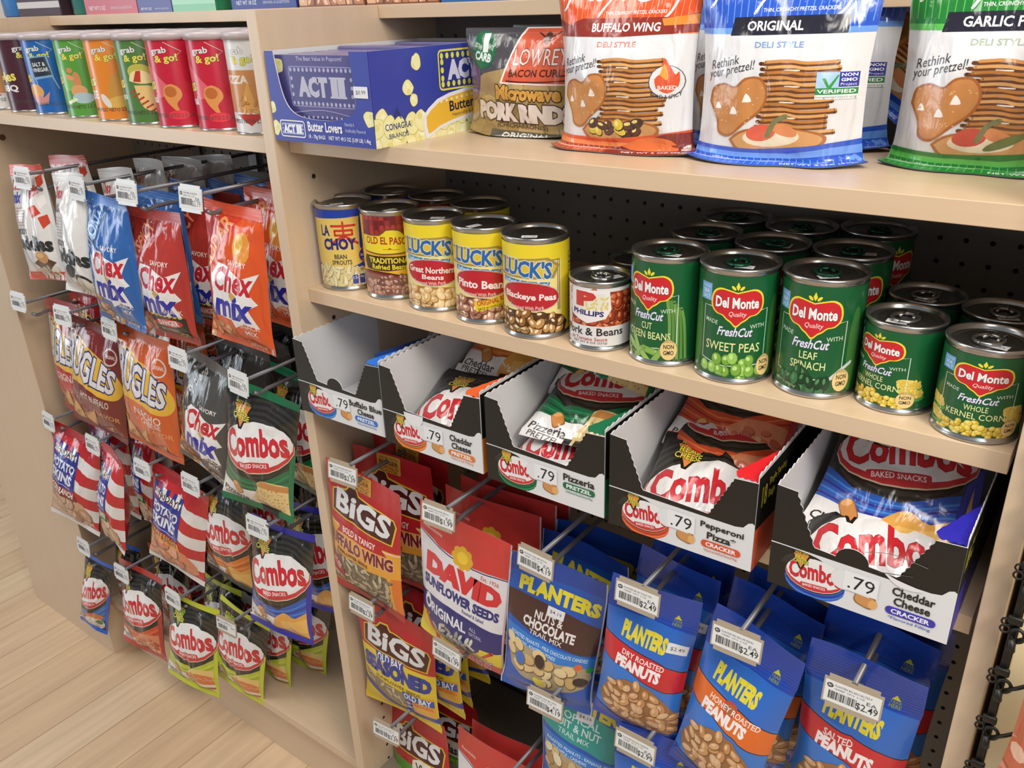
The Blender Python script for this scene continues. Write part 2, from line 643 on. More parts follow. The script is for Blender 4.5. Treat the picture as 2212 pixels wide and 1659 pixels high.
def combos(kind, name, sub, edge, food='cheese', badge=True):
    H = 162
    acc = ACC[kind]
    a = Art(H, K_)
    for i in range(9):
        a.ell(52, 72, 72 - 4 * i, 62 - 3.4 * i, ('#34322d', '#1d1c19')[i % 2], -14)
    a.rect(0, 0, 100, 9, edge)
    a.poly([(0, 92), (25, 110), (60, 112), (100, 84), (100, 126), (60, 140), (0, 122)], acc[0])
    for i in range(4):
        a.line([(0, 100 + i * 6), (35, 116 + i * 4), (70, 112 + i * 4), (100, 92 + i * 7)], 1.6, acc[1 + i % 2], 5)
    a.poly([(0, 122), (30, 130), (62, 128), (62, 162), (0, 162)], W_)
    if food == 'cheese':
        a.poly([(52, 128), (66, 116), (82, 121), (104, 108), (104, 156), (60, 156), (46, 146)], '#e2a548', sm=3)
        a.poly([(60, 131), (80, 127), (101, 120), (101, 140), (66, 148)], '#edbb60', sm=3)
    elif food == 'bread':
        a.poly([(56, 122), (62, 108), (98, 112), (96, 132), (103, 150), (70, 158), (48, 148)], '#e5c98c', sm=3)
        a.poly([(56, 118), (62, 108), (98, 112), (96, 120), (70, 118)], '#c98a4e')
        a.food(inell(76, 136, 24, 18), 52, 116, 100, 156, 1.6, .6, ['#a8783e', '#8a6a3a', '#c98a50'], '#d9b678', 3, dens=.35)
    elif food == 'pizza':
        a.poly([(40, 140), (62, 112), (104, 112), (104, 160), (60, 158)], '#d98a62', sm=3)
        a.food(inell(76, 138, 26, 20), 48, 116, 102, 158, 6, .7, ['#b8543c', '#c96a4a', '#e0b08a'], '#8e3a2a', 5)
    elif food == 'lime':
        a.poly([(50, 128), (60, 112), (104, 112), (104, 156), (48, 152)], '#e3c47a', sm=3)
        a.poly([(48, 128), (66, 120), (88, 120), (104, 130), (104, 138), (50, 136)], '#d9783e', sm=3)
        for i in range(14):
            a.line([(50 + i * 3.6, 124 + (i % 3) * 3), (54 + i * 3.5, 130 - (i % 4))], .8, '#efe2b8')
        a.line([(48, 139), (70, 142), (102, 138)], 4, '#dfe4dc', 4)
        a.line([(50, 145), (74, 148), (102, 144)], 3.4, '#9a4a3c', 4)
    elif food == 'bluech':
        a.poly([(38, 118), (70, 108), (92, 118), (80, 128), (50, 130)], '#d9793f', sm=3)
        a.ell(64, 138, 30, 18, '#e2dfd6')
        a.food(inell(64, 138, 28, 16), 36, 122, 92, 154, 7, .8, ['#eceae2', '#d9d6cc'], '#b8b4a8', 8)
        a.ell(82, 132, 9, 6, '#4a7a3c', 20)
        a.poly([(10, 120), (16, 112), (22, 140), (14, 142)], '#dd8648')
    a.rr(22, 120, 34, 140, 5, '#8e5a2c', -28)
    a.rr(22.5, 120.5, 33, 139, 5, '#c98745', -28)
    a.ell(25, 124, 4.2, 3, '#e0a868', -28)
    a.txt(name, 4, 138, 42, 146, '#2a2622', .03, rot=6)
    a.txt(sub, 6, 147, 38, 152, '#55504a', .02, rot=6)
    a.rect(0, 153, 100, H, edge)
    a.rect(95.5, 60, 100, H, edge)
    combo_logo(a, 51, 66, 49, acc, swoosh=False)
    if badge:
        real_cheese(a, 14, 18, 26, '#e08a43' if kind != 'lime' else '#6e9a3a')
    return a


def chex_logo(a, x, y, w, star=True):
    k = w / 100
    if star:
        a.poly([(x - 6 * k, y + 22 * k), (x + 14 * k, y - 6 * k), (x + 40 * k, y - 2 * k), (x + 78 * k, y + 18 * k), (x + 116 * k, y + 2 * k), (x + 96 * k, y + 44 * k), (x + 112 * k, y + 66 * k),
                (x + 92 * k, y + 78 * k), (x + 110 * k, y + 118 * k), (x + 76 * k, y + 112 * k), (x + 50 * k, y + 126 * k), (x + 46 * k, y + 114 * k), (x - 12 * k, y + 104 * k), (x - 2 * k, y + 62 * k)], '#e6e2e2')
    a.txt('Chex', x, y, x + 100 * k, y + 52 * k, '#c3202e', .05, sh=.18)
    a.txt('mix', x - 2 * k, y + 56 * k, x + 96 * k, y + 108 * k, '#2326a0', .07, sh=.18)
    a.poly([(x + 54 * k, y + 48 * k), (x + 64 * k, y + 56 * k), (x + 54 * k, y + 66 * k), (x + 45 * k, y + 56 * k)], '#c9a152')


def chex(base, dark, slant, slc, mixcols, edge, danger=False, extra=None, H=163):
    a = Art(H, base)
    a.poly([(0, 10), (66, 10), (0, 112)], dark)
    a.food(inpoly((0, 92), (56, 162), (0, 162)), 0, 90, 60, 163, 9, .62, mixcols, '#7a5230', 4, hl='#e9c08a')
    if extra:
        extra(a)
    a.txt(slant, -24, 44, 70, 63, slc, .05, rot=-58)
    a.txt('SAVORY', 52, 58, 80, 64, '#f0e6e2', .02)
    chex_logo(a, 29, 67, 56)
    a.txt('SNACK', 64, 130 if not danger else 118, 90, 136 if not danger else 124, '#f0e2da', .01)
    a.txt('MIX', 69, 138 if not danger else 0, 86, 144 if not danger else .1, '#f0e2da', .01)
    if danger:
        a.rr(40, 128, 92, 157, 2, K_)
        for i in range(7):
            a.poly([(42 + i * 7, 127), (46 + i * 7, 127), (44 + i * 7, 129.5), (40 + i * 7, 129.5)], '#d8c22e')
        a.ell(64, 138, 22, 6, '#d02a2e', -4)
        a.txt('DANGER', 48, 134, 80, 142, '#f3eeee', .05, rot=-4)
        a.txt('REALLY FREAKIN', 48, 146, 74, 150, '#dcdad6', .02)
        a.txt('HOT', 72, 150, 88, 156, '#d8c22e', .04)
    else:
        facts(a, 62, 155, 9, 3, edge, '#f2dcb8')
    a.rect(0, 0, 100, 12, edge)
    return a


def muddy(accent, word1, word2, cup):
    H = 160
    a = Art(H, '#dcd9d6')
    if accent:
        for i in range(6):
            a.poly([(58 + (i % 2) * 22, 2 + i * 14), (78 + (i % 2) * 16, -2 + i * 14), (86 + (i % 2) * 10, 10 + i * 14), (66 + (i % 2) * 20, 18 + i * 14)], accent if i % 3 else '#efe9e4')
        a.rect(0, 0, 100, 12, accent)
        a.rect(0, 150, 100, H, accent)
    for i in range(7):
        a.txt('CHOCOLATE PEANUT BUTTER', 8, 56 + i * 4, 46, 58.4 + i * 4, '#b06a62' if accent else '#77746f', .0)
    a.txt('Chex', 6, 16, 40, 32, '#c3202e', .05, sh=.18)
    a.txt('mix', 8, 34, 38, 50, '#2326a0' if accent else '#33312c', .06, sh=.18)
    a.txt(word1, 14, 86, 52, 94, '#33302c', .03)
    a.txt(word2, 6, 96, 94, 118, '#2a2824', .075, rot=4)
    if cup:
        a.poly([(44, 136), (70, 124), (92, 136), (78, 146), (50, 144)], '#5a3a26')
        a.ell(68, 128, 14, 9, '#c88f56')
        a.ell(64, 125, 8, 4, '#dcae78')
    else:
        a.ell(48, 128, 16, 9, '#2a2622', -20)
        a.ell(72, 140, 16, 9, '#2f2b26', 12)
        a.ell(72, 144, 14, 9, '#cfc8bc', 12)
    a.food(inell(70, 152, 30, 8), 40, 142, 100, 160, 7, .8, ['#d8cdbd', '#c9bca8'], '#a8977e', 6)
    return a


def bugles(base, dark, l1, l2, l3, seed):
    H = 160
    a = Art(H, base)
    a.poly([(0, 28), (24, 24), (56, 36), (88, 52), (99, 76), (93, 94), (70, 95), (44, 88), (14, 90), (0, 98)], '#e3b43a', sm=4)
    a.txt('BUGLES', 3, 38, 92, 82, '#dcd9dc', .05, rot=7, tap=-.45, o=((.12, '#2c2a6a'),))
    a.ell(82, 34, 11, 12, '#d8ccc6')
    a.ell(82, 34, 9, 10, base)
    a.txt('ORIGINAL', 74, 31, 90, 36, '#e8dcd4', .02)
    a.ell(14, 22, 5, 5, '#e8d8d0')
    a.ell(14, 22, 3, 3, base)
    a.txt(l1, 36, 98, 82, 109, '#ece2dc', .01, rot=6)
    a.txt(l2, 46, 110, 80, 117, '#ece2dc', .01, rot=6)
    a.txt(l3, 54, 121, 94, 128, '#e7a86e', 0, rot=6)
    for i in range(4):
        a.line([(10 + i * 5, 96 + i * 3), (14 + i * 5, 108 + i * 3)], .7, '#efe6dc')
    for x, y, s, r in ((14, 136, 22, -20), (44, 142, 24, 30), (22, 152, 20, 10), (70, 154, 18, 40), (4, 120, 16, -40)):
        k, q = math.cos(R(r)), math.sin(R(r))
        a.poly([(x + (px * k - py * q) * s / 20, y + (px * q + py * k) * s / 20) for px, py in ((0, -20), (12, 6), (6, 11), (-8, 10), (-13, 4))], '#b97a3c')
        a.poly([(x + (px * k - py * q) * s / 20, y + (px * q + py * k) * s / 20) for px, py in ((0, -17), (9, 5), (-8, 6))], '#d9a05c')
        a.ell(x + 1 - 7 * q * s / 20, y + 7 * k * s / 20, s * .5, s * .24, '#c98848', r)
        a.ell(x + 1 - 7 * q * s / 20, y + 7 * k * s / 20, s * .34, s * .14, '#8e5a2c', r)
    a.rect(0, 0, 100, 10, dark)
    a.rect(0, 153, 100, H, dark)
    return a


def tgif(flav, fc, chips, seed):
    H = 160
    red = '#c0282e'
    a = Art(H, red)
    for i in range(3):
        y = 30 + i * 38
        a.poly([(56, y - 10), (72, y + 6), (104, y + 16), (104, y + 33), (76, y + 26), (56, y + 8)], '#dfdcda', sm=3)
    a.poly([(0, 94), (64, 104), (84, 120), (92, 146), (60, 158), (0, 158)], '#c9a184' if seed != 3 else '#d98a66', sm=2)
    a.food(inpoly((2, 96), (60, 104), (82, 124), (86, 150), (50, 157), (2, 157)), 0, 96, 90, 158, 19, .72, chips, '#7a5238', seed, hl=chips[-1])
    a.poly([(8, 20), (64, 26), (66, 92), (6, 88)], '#28308e')
    for i in range(4):
        a.poly([(16 + i * 12, 22), (22 + i * 12, 23), (20 + i * 12, 42), (14 + i * 12, 42)], ('#c83238', '#e6dedc')[i % 2])
    a.poly([(12, 29), (62, 33), (61, 42), (11, 39)], '#e8e2e0')
    a.txt('TGI', 13, 30, 19, 38, K_, .03, rot=-70)
    a.txt('FRIDAYS', 20, 31, 60, 41, K_, .04, rot=4)
    a.txt('POTATO', 12, 49, 61, 63, '#dfe0ea', .06, rot=5)
    a.txt('SKINS', 10, 66, 60, 82, '#dfe0ea', .06, rot=5)
    a.line([(14, 47), (58, 51)], .8, '#dfe0ea')
    a.line([(14, 84), (58, 88)], .8, '#dfe0ea')
    a.poly([(0, 88), (66, 94), (70, 108), (0, 101)], fc)
    a.txt(flav, 4, 91, 64, 101, '#f0e6da' if fc != '#dd8a2e' else K_, .03, rot=5)
    a.rect(0, 0, 100, 13, '#a8222a')
    a.rect(0, 154, 100, H, '#d8d4d2')
    return a


def bigs(kind):
    H = 148
    a = Art(H, '#b5242b')
    seeds = ['#a3957c', '#bfb093', '#857862', '#cbbd9c']
    if kind == 'wing':
        a.poly([(0, 66), (100, 70), (100, H), (0, H)], '#e2a03a')
        a.rect(90, 100, 100, H, '#d9762e')
        a.rr(4, 101, 86, 140, 3, '#6b5f4c')
        a.food(ALL, 5, 102, 86, 139, 8, .34, seeds, '#544a3a', 3, dens=1.35)
        a.line([(0, 67), (50, 69), (100, 72)], 1.2, '#ead8c8')
        a.poly([(14, 62), (22, 64), (76, 66), (86, 62), (80, 70), (86, 76), (74, 76), (22, 74), (13, 76), (19, 69)], '#b5242b')
        a.txt('BOLD & TANGY', 24, 66, 72, 73, '#efe4da', .03, rot=1)
        a.txt('BUFFALO WING', -4, 77, 93, 92, '#7a1f24', .085, o=((.13, '#ecd9c6'),))
        a.txt('SUNFLOWER SEEDS', 12, 94.5, 62, 98.5, '#5a2418', .03)
        a.poly([(0, 104), (16, 112), (22, 134), (0, 128)], '#9a2428')
        a.txt('FAT-FREE', 2, 114, 16, 122, '#e8d8d0', .02, rot=30)
        a.rect(0, 141, 100, H, '#a8222a')
    elif kind == 'bay':
        a.poly([(0, 60), (30, 58), (100, 66), (100, H), (0, H)], '#ddc32e')
        a.poly([(24, 56), (62, 60), (62, 72), (26, 68)], '#2b3f9a')
        a.txt('OLD BAY', 27, 58.5, 60, 70, '#e8e8ee', .05, rot=3)
        a.txt('SEASONED', 4, 69, 96, 92, '#2a3c96', .13, rot=3, arc=2)
        a.txt('SUNFLOWER SEEDS', 22, 94, 82, 98.5, '#3a2c1a', .03, rot=5)
        a.poly([(4, 94), (58, 104), (62, 124), (46, 128), (10, 112)], '#8a7a5c')
        a.food(inpoly((5, 95), (58, 105), (60, 123), (46, 126), (12, 111)), 4, 95, 62, 127, 8, .36, seeds, '#5f543f', 5, dens=1.3)
        a.poly([(0, 108), (20, 116), (50, 132), (100, 128), (100, 136), (50, 140), (20, 126), (0, 116)], '#2b3f9a')
        a.rr(60, 100, 98, 130, 2, '#e2a838')
        a.rr(60, 100, 70, 132, 2, '#2b3f9a')
        a.poly([(58, 100), (97, 103), (97, 113), (58, 110)], '#2f55a8')
        a.txt('OLD BAY', 60, 102, 94, 111, '#e8ecf2', .05, rot=4)
        a.txt('SEASONING', 71, 113, 95, 118.5, '#d8521e', .03, rot=4)
        a.ell(65, 117, 3.4, 2.2, '#d8a8a0')
        a.ell(65, 124, 3.4, 2.2, '#d8d8e0')
    else:
        a.poly([(0, 66), (100, 74), (100, H), (0, H)], '#5d9a35')
        a.txt('DILL PICKLE', -4, 82, 98, 108, '#9ccc4e', .05, rot=3)
        a.poly([(44, 62), (66, 58), (84, 68), (82, 80), (46, 76)], '#e2dfd2', sm=3)
        a.txt('Vlasic', 48, 65, 80, 77, '#2d3a22', .05, rot=5)
        a.food(inell(30, 132, 26, 16), 4, 114, 58, 148, 8, .36, seeds, '#5f543f', 5, dens=1.3)
    a.poly([(8, 30), (26, 26), (30, 21), (40, 21), (44, 27), (92, 33), (96, 40), (92, 62), (6, 55)], '#d8b43a')
    a.poly([(9.5, 31.5), (27, 27.5), (31, 22.5), (39, 22.5), (43, 28.5), (91, 34.5), (94, 40), (90.5, 60.5), (7.5, 53.5)], '#4a1d1c')
    a.txt('BiGS', 13, 30, 89, 54, '#dadadc', .055, rot=4)
    if kind == 'wing':
        a.rr(30, 2, 60, 22, 2, '#c79b3a')
        a.txt('NOW WITH', 34, 4, 56, 7, '#7a1f24', .02)
        a.txt('BIGGER', 33, 8, 57, 13, '#7a1f24', .04)
        a.txt('BUFFALO', 33, 14, 57, 18, '#a8302a', .04)
        a.txt('FLAVOR', 34, 18.6, 56, 21.4, '#7a1f24', .03)
    return a


def david():
    H = 148
    a = Art(H, '#dcd8dc')
    a.poly([(0, 0), (100, 0), (100, 36), (60, 42), (24, 40), (0, 30)], '#c93a36')
    a.line([(0, 31), (24, 41), (60, 43), (100, 37)], 1.2, '#2d2a66', 4)
    a.txt('Resealable', 6, 24, 26, 28, '#e8c8c4', .01, rot=8)
    for i in range(8):
        a.ell(50 + 8 * math.cos(i * .785), 38 + 8 * math.sin(i * .785), 4, 4, '#d8a82e')
    a.ell(50, 38, 6, 6, '#e8c23c')
    a.txt('Est. 1926', 72, 44, 90, 48, '#c8403c', .01)
    a.txt('DAVID', 8, 50, 94, 72, '#cf2f36', .14, sh=.04)
    a.txt('SUNFLOWER SEEDS', 6, 75, 94, 86, '#2e3076', .09)
    a.txt('Roasted & Salted', 56, 88, 80, 92, '#3a3c7c', .02)
    a.poly([(0, 96), (40, 94), (100, 100), (100, 122), (60, 126), (0, 122)], '#2d2f72', sm=2)
    a.txt('O', 7, 95, 17, 113, '#e4e4ec', .06)
    a.txt('RIGINAL', 17, 100, 62, 114, '#e4e4ec', .05)
    a.txt('ALL', 66, 103, 74, 107, '#c8c8d8', 0)
    a.txt('NATURAL', 66, 109, 80, 113, '#c8c8d8', 0)
    a.poly([(0, 120), (16, 118), (100, 124), (100, H), (0, H)], '#dfc63a')
    a.line([(10, 120), (26, 148)], 5, '#c8403a')
    a.line([(90, 124), (74, 138), (100, 148)], 4, '#c8403a')
    a.ell(46, 121, 33, 17, '#2d2f72')
    a.rect(0, 98, 100, 113, '#2d2f72')
    a.txt('O', 7, 97, 17, 113, '#e4e4ec', .06)
    a.txt('RIGINAL', 17, 101, 62, 113, '#e4e4ec', .05)
    a.txt('ALL', 66, 102, 74, 106, '#c8c8d8', 0)
    a.txt('NATURAL', 66, 108, 80, 112, '#c8c8d8', 0)
    a.food(inpoly((18, 119), (74, 119), (70, 128), (56, 134), (36, 134), (22, 128)), 14, 117, 78, 136, 6.5, .36, ['#b9b4a8', '#cfcac0', '#9a958a'], '#6a665e', 7, dens=1.4)
    a.txt('Eat. Spit.', 60, 132, 84, 137, '#e8cf4a', .04, o=((.12, '#2e3076'),))
    a.txt('Be Happy!', 56, 137, 88, 143, '#eceaf2', .05, o=((.13, '#2e3076'),))
    a.poly([(46, 144), (100, 140), (100, H), (40, H)], '#c93a3a')
    facts(a, 50, 142, 9, 4, '#d27a84', '#4a2a30', '190')
    a.rect(98.5, 0, 100, H, '#c8aab0')
    return a


def planters_word(a, x0, y0, x1, y1, rot=4):
    a.txt('PLANTERS', x0, y0, x1, y1, '#e3d23a', .1, rot=rot)


def trail(word, band, seed):
    H = 160
    a = Art(H, '#1f56b4')
    a.rect(0, 0, 100, 20, '#2346a0')
    planters_word(a, 12, 26, 96, 42)
    if word == 'choc':
        a.poly([(0, 42), (20, 42), (100, 56), (100, 88), (60, 84), (0, 70)], band, sm=2)
        a.txt('NUTS &', 32, 55, 62, 64, '#e2dcda', .04, rot=5)
        a.txt('CHOCOLATE', 20, 65, 76, 76, '#e2dcda', .07, rot=5)
        a.txt('TRAIL MIX', 28, 77, 64, 82, '#e2dcda', .01, rot=5)
        t2 = ('ROASTED PEANUTS - MILK CHOCOLATE CANDIES', 'RAISINS - ROASTED ALMONDS')
    else:
        a.poly([(0, 38), (20, 38), (100, 50), (100, 88), (60, 82), (0, 72)], band, sm=2)
        a.txt('TROPICAL', 12, 46, 70, 55, '#cfe2dc', .02, rot=5)
        a.txt('FRUIT & NUT', 10, 57, 72, 66, '#cfe2dc', .03, rot=5)
        a.txt('TRAIL MIX', 22, 69, 60, 75, '#cfe2dc', .01, rot=5)
        t2 = ('ROASTED PEANUTS - BANANA CHIPS', 'PINEAPPLE - CASHEWS')
    a.poly([(0, 78), (60, 87), (100, 92), (100, 104), (60, 102), (0, 92)], '#2f78c8', sm=2)
    a.txt(t2[0], 8, 89, 92, 93, '#c8dcf0', .02, rot=5)
    a.txt(t2[1], 16, 94, 60, 98, '#c8dcf0', .02, rot=5)
    f = inpoly((6, 94), (60, 104), (94, 106), (90, 126), (66, 134), (40, 134), (12, 124))
    a.poly([(5, 92), (60, 102), (96, 104), (92, 128), (66, 136), (40, 136), (10, 126)], '#a8977a', sm=2)
    cs = (['#dcc08c', '#d8b884', '#e2cc9c', '#c9a870', '#dcc08c', '#3a2a28', '#2a2022', '#3f6fc0', '#8a2a38'] if word == 'choc' else ['#d8c49a', '#c9b184', '#b08c60', '#8e6a48', '#e0d2b0'])
    a.food(f, 4, 92, 96, 138, 10.5, .74, cs, '#7a6446', seed, dens=1.15)
    if word == 'choc':
        a.ell(84, 102, 4, 3.6, '#d8663a')
        a.ell(95, 105, 3.6, 3.4, '#2f9a48')
        a.ell(44, 132, 7, 4.4, '#e6d23a')
    a.txt('PER 1/4 CUP', 30, 140, 52, 143, '#bcd2ee', 0)
    facts(a, 28, 145, 10, 4, '#1f4fae', '#bcd2ee', '170')
    a.rect(0, 0, 1.2, H, '#b8c4dc')
    a.rect(98.6, 0, 100, H, '#b8c4dc')
    if word == 'choc':
        sticker(a, 44, 46, 18, '$4.19', 5)
    else:
        sticker(a, 42, 40, 20, '$4.19', 5)
    return a


def peanuts(band, l1, nuts, price, badge=None):
    H = 205
    a = Art(H, '#2f76cf')
    a.rect(0, 0, 100, 42, '#2348ae')
    for i in range(12):
        a.line([(0, 4 + i * 3.2), (100, 4 + i * 3.2)], .5, '#1c3c98')
    a.poly([(78, 24), (82, 30), (74, 30)], '#c8c83a')
    a.txt('TEAR', 73, 31, 83, 34, '#8a9a4a', .02)
    a.txt('HERE', 73, 35, 83, 38, '#8a9a4a', .02)
    a.poly([(0, 42), (100, 42), (100, 88), (60, 82), (30, 72), (0, 70)], '#2a68c4', sm=2)
    planters_word(a, 22, 50, 74, 71, 5)
    a.poly([(0, 73), (30, 76), (100, 92), (100, 122), (60, 114), (30, 104), (0, 102)], K_, sm=2)
    a.poly([(0, 74), (30, 77), (100, 93), (100, 121), (60, 113), (30, 103), (0, 101)], band, sm=2)
    if badge:
        a.ell(50, 86, 9, 9, badge)
        a.ell(50, 86, 7, 6, '#a8663a')
    a.txt(l1, 26, 84 if len(l1) > 8 else 83, 26 + 4.6 * len(l1), 91, '#eee2e0', .03, rot=6)
    a.txt('PEANUTS' if nuts else 'CASHEWS', 20, 92, 74, 107, '#f2eaea', .1, rot=6)
    f = inpoly((18, 132), (40, 120), (66, 122), (94, 150), (97, 180), (70, 190), (24, 182), (6, 160))
    a.poly([(18, 130), (40, 118), (66, 120), (95, 150), (98, 182), (70, 192), (24, 184), (4, 160)], '#9a6a42', sm=2)
    a.food(f, 0, 116, 100, 194, 10.5, .58, NUT[0] if nuts else ['#d8bc8c', '#e2caa0', '#ccae7c'], '#7e5230', 11, hl='#e8c29a', dens=1.2)
    a.poly([(0, 180), (40, 190), (100, 186), (100, H), (0, H)], '#2346ac')
    facts(a, 46, 189, 12, 4, '#2346ac', '#c8d8f2')
    if price:
        sticker(a, 74, 56, 22, price, 4)
    return a


def crisp_script(a, x, y, s, c):
    """hand-drawn script name, two words"""
    def st(p, w=2.0):
        a.line([(x + q[0] * s, y + q[1] * s) for q in p], w * s, c, 5)
    st([(4, 14), (10, 3), (16, 0), (20, 4), (14, 9), (8, 9)])
    st([(12, 0), (4, 20), (0, 26)])
    st([(18, 10), (16, 17), (18, 12), (23, 10)])
    st([(22, 14), (28, 11), (27, 9), (23, 12), (24, 17), (29, 15)])
    st([(35, 3), (30, 16), (33, 17), (36, 14)])
    st([(30, 9), (38, 8)])
    st([(36, 10), (42, 9), (37, 16), (43, 15), (38, 24), (34, 32)])
    st([(44, 14), (50, 11), (49, 9), (45, 12), (46, 17), (51, 15)])
    st([(51, 15), (58, 2), (56, 1), (52, 16), (55, 17), (58, 14)])
    st([(84, 2), (76, -4), (66, 4), (64, 14), (70, 19), (80, 16), (88, 10)], 2.2)
    st([(84, 10), (82, 16), (85, 11), (89, 10)])
    st([(90, 10), (88, 16), (92, 15)])
    st([(98, 9), (94, 11), (97, 14), (93, 17)])
    st([(102, 9), (96, 28), (92, 34)])
    st([(102, 11), (107, 9), (107, 14), (101, 16)])
    st([(114, 8), (110, 10), (114, 14), (109, 16)])


def pretzel(dark, lite, name, namebg, style, seed, fire=False, gmo=False, lying=False):
    H = 146
    a = Art(H, '#dddcdf')
    a.rect(0, 0, 100, 41, dark)
    for i in range(26):
        a.line([(1 + i * 4, 0), (1 + i * 4, 38)], .55, lite)
    a.rect(0, 38, 100, 41, dark)
    a.rect(0, 41, 100, 45, lite)
    crisp_script(a, 6, 6, .8, '#e8e6e6')
    a.txt('THIN, CRUNCHY PRETZEL CRACKERS', 38, 28, 80, 31, '#eee8e8', .02, rot=-1)
    a.poly([(22, 34), (86, 33), (86, 45), (20, 46)], namebg)
    if fire:
        a.poly([(0, 33), (14, 38), (22, 33), (88, 33), (100, 30), (100, 44), (0, 46)], '#8e2f22', sm=2)
        a.poly([(78, 34), (100, 31), (100, 38), (80, 39)], '#d98a34')
    a.txt(name, 30, 36.5, 30 + 4.0 * len(name), 43, '#f0ecec', .04)
    a.txt('DELI STYLE', 36, 50, 36 + 28, 54, style, .02)
    a.txt('Rethink', 7, 61, 27, 67, '#3c3a3c', .0, sh=.3, rot=-14)
    a.txt('your pretzel!', 5, 66, 36, 74, '#3c3a3c', .0, sh=.3, rot=-14)
    rg = random.Random(seed)
    for i in range(14):
        y = 63 + i * 3.6
        x0, x1 = 40 + rg.uniform(-3, 3), 84 + rg.uniform(-4, 2)
        a.line([(x0, y + 1.4), ((x0 + x1) / 2, y + 2.2), (x1, y + 1.2)], 2.4, '#6b3f22', 3)
        a.line([(x0 + 3, y + .4), (x0 + 16, y - .5), ((x0 + x1) / 2 + 5, y + 1), (x1, y - .2)], 2.0, ('#c98a4a', '#d9a262', '#b87838')[i % 3], 3)
        if i % 3 == 1:
            a.line([(x0 + 14, y + 2), (x0 + 22, y + 2.2)], 1, '#e8e0d6')
    a.poly([(8, 92), (10, 82), (18, 78), (26, 80), (32, 74), (42, 74), (47, 84), (44, 96), (34, 106), (24, 116), (16, 114), (14, 104)], '#a8642e', sm=4)
    a.poly([(9.5, 92), (11.5, 83), (18, 79.5), (26, 81.5), (33, 75.5), (41, 75.5), (45.5, 84), (42.5, 95), (33, 104.5), (24, 114), (17, 112), (15.5, 103)], '#c5854a', sm=4)
    for px, py, rr in ((15, 94, 2.2), (26, 97, 2.6), (34, 88, 2.8)):
        a.poly([(px - rr, py + rr), (px - rr * .2, py - rr * 1.2), (px + rr, py + rr * .8)], '#efe8e2', sm=3)
    for i in range(26):
        a.ell(12 + rg.random() * 32, 80 + rg.random() * 26, .6, .6, '#dcae74', n=6)
    a.poly([(24, 118), (34, 110), (60, 108), (80, 112), (80, 120), (66, 128), (40, 130), (30, 126)], '#a8642e', sm=4)
    a.poly([(26, 118), (36, 111), (60, 109), (78, 113), (78, 119), (64, 125.5), (40, 127.5), (31, 124)], '#d09a62', sm=4)
    if fire:
        a.food(inell(52, 115, 20, 9), 30, 102, 76, 126, 6.5, .7, ['#e0c840', '#4a2422', '#5a2c28', '#d8c23a', '#3a1c1c', '#8aa03a'], '#2a1614', seed, hl='#f0e08a', dens=1.25)
        a.ell(86, 79, 10.5, 12, '#4a4648')
        a.ell(86, 79, 10, 11.5, '#dddcdf')
        a.poly([(80, 84), (79, 77), (83, 72), (84, 62), (89, 70), (91, 74), (93, 72), (93, 82), (87, 88)], '#d9562e', sm=3)
        a.poly([(82, 74), (84.5, 66), (87, 74), (86, 78)], '#e8a23a', sm=3)
        a.txt('BAKED', 81, 82, 92, 85, '#f0e4de', .03)
        a.txt('BOLD & SPICY', 77, 86, 95, 89, '#3c3a3c', .02, arc=-3)
    else:
        a.ell(50, 115, 17, 7, '#e8dcc4', -4)
        a.ell(44, 112, 9, 6, '#d8604a' if dark != '#1f7a32' else '#c84a3a', -14)
        a.ell(58, 110, 8, 4, '#d98a5a', 20)
        a.line([(48, 114), (52, 104), (58, 100)], 3.2, '#7a7a52', 4)
        if dark == '#1f7a32':
            a.ell(62, 114, 12, 3, '#6a7a42', -30)
    if gmo:
        a.rect(74, 70, 96, 88, '#f2f2f2')
        a.rect(74, 70, 86, 84, '#a8c8e8')
        a.rect(86, 70, 96, 80, '#2f3a9a')
        a.rect(74, 80.5, 96, 85, '#2f8a4a')
        a.poly([(77, 74), (79, 74), (81, 79), (85, 72), (86, 72), (82, 81), (80.5, 81)], '#3a9a3a')
        a.txt('NON', 87, 70.8, 95, 73, '#fff', .04)
        a.txt('GMO', 87, 74, 95, 76.3, '#fff', .04)
        a.txt('Project', 87, 77.2, 95, 79.6, '#e8e8f4', .0)
        a.txt('VERIFIED', 75, 81.5, 95, 84, '#fff', .03)
        a.txt('nongmoproject.org', 74.5, 85.7, 95.5, 87.8, '#555', .0)
    a.poly([(0, 123), (40, 124), (70, 121), (100, 116), (100, 121), (60, 127), (0, 127)], dark, sm=2)
    a.poly([(0, 126), (60, 127), (100, 120), (100, H), (0, H)], lite, sm=2)
    a.poly([(0, 130), (60, 131), (100, 126), (100, H), (0, H)], dark if not fire else '#a8442e', sm=2)
    for i in range(26):
        a.line([(1 + i * 4, 131), (1 + i * 4, 144)], .55, lite)
    if fire:
        a.poly([(50, 132), (70, 124), (100, 118), (100, H), (44, H)], '#7a2018', sm=2)
        a.poly([(54, 130), (72, 122), (88, 124), (90, 134), (70, 136)], '#e0703a', sm=3)
    a.txt('1 SERVING (11 CRACKERS)', 4, 133, 38, 136, '#efe8e8', .02)
    a.txt('NET WT 3 OZ (85g)', 56, 139, 96, 143.5, '#efe8e8', .03, rot=-3)
    return a


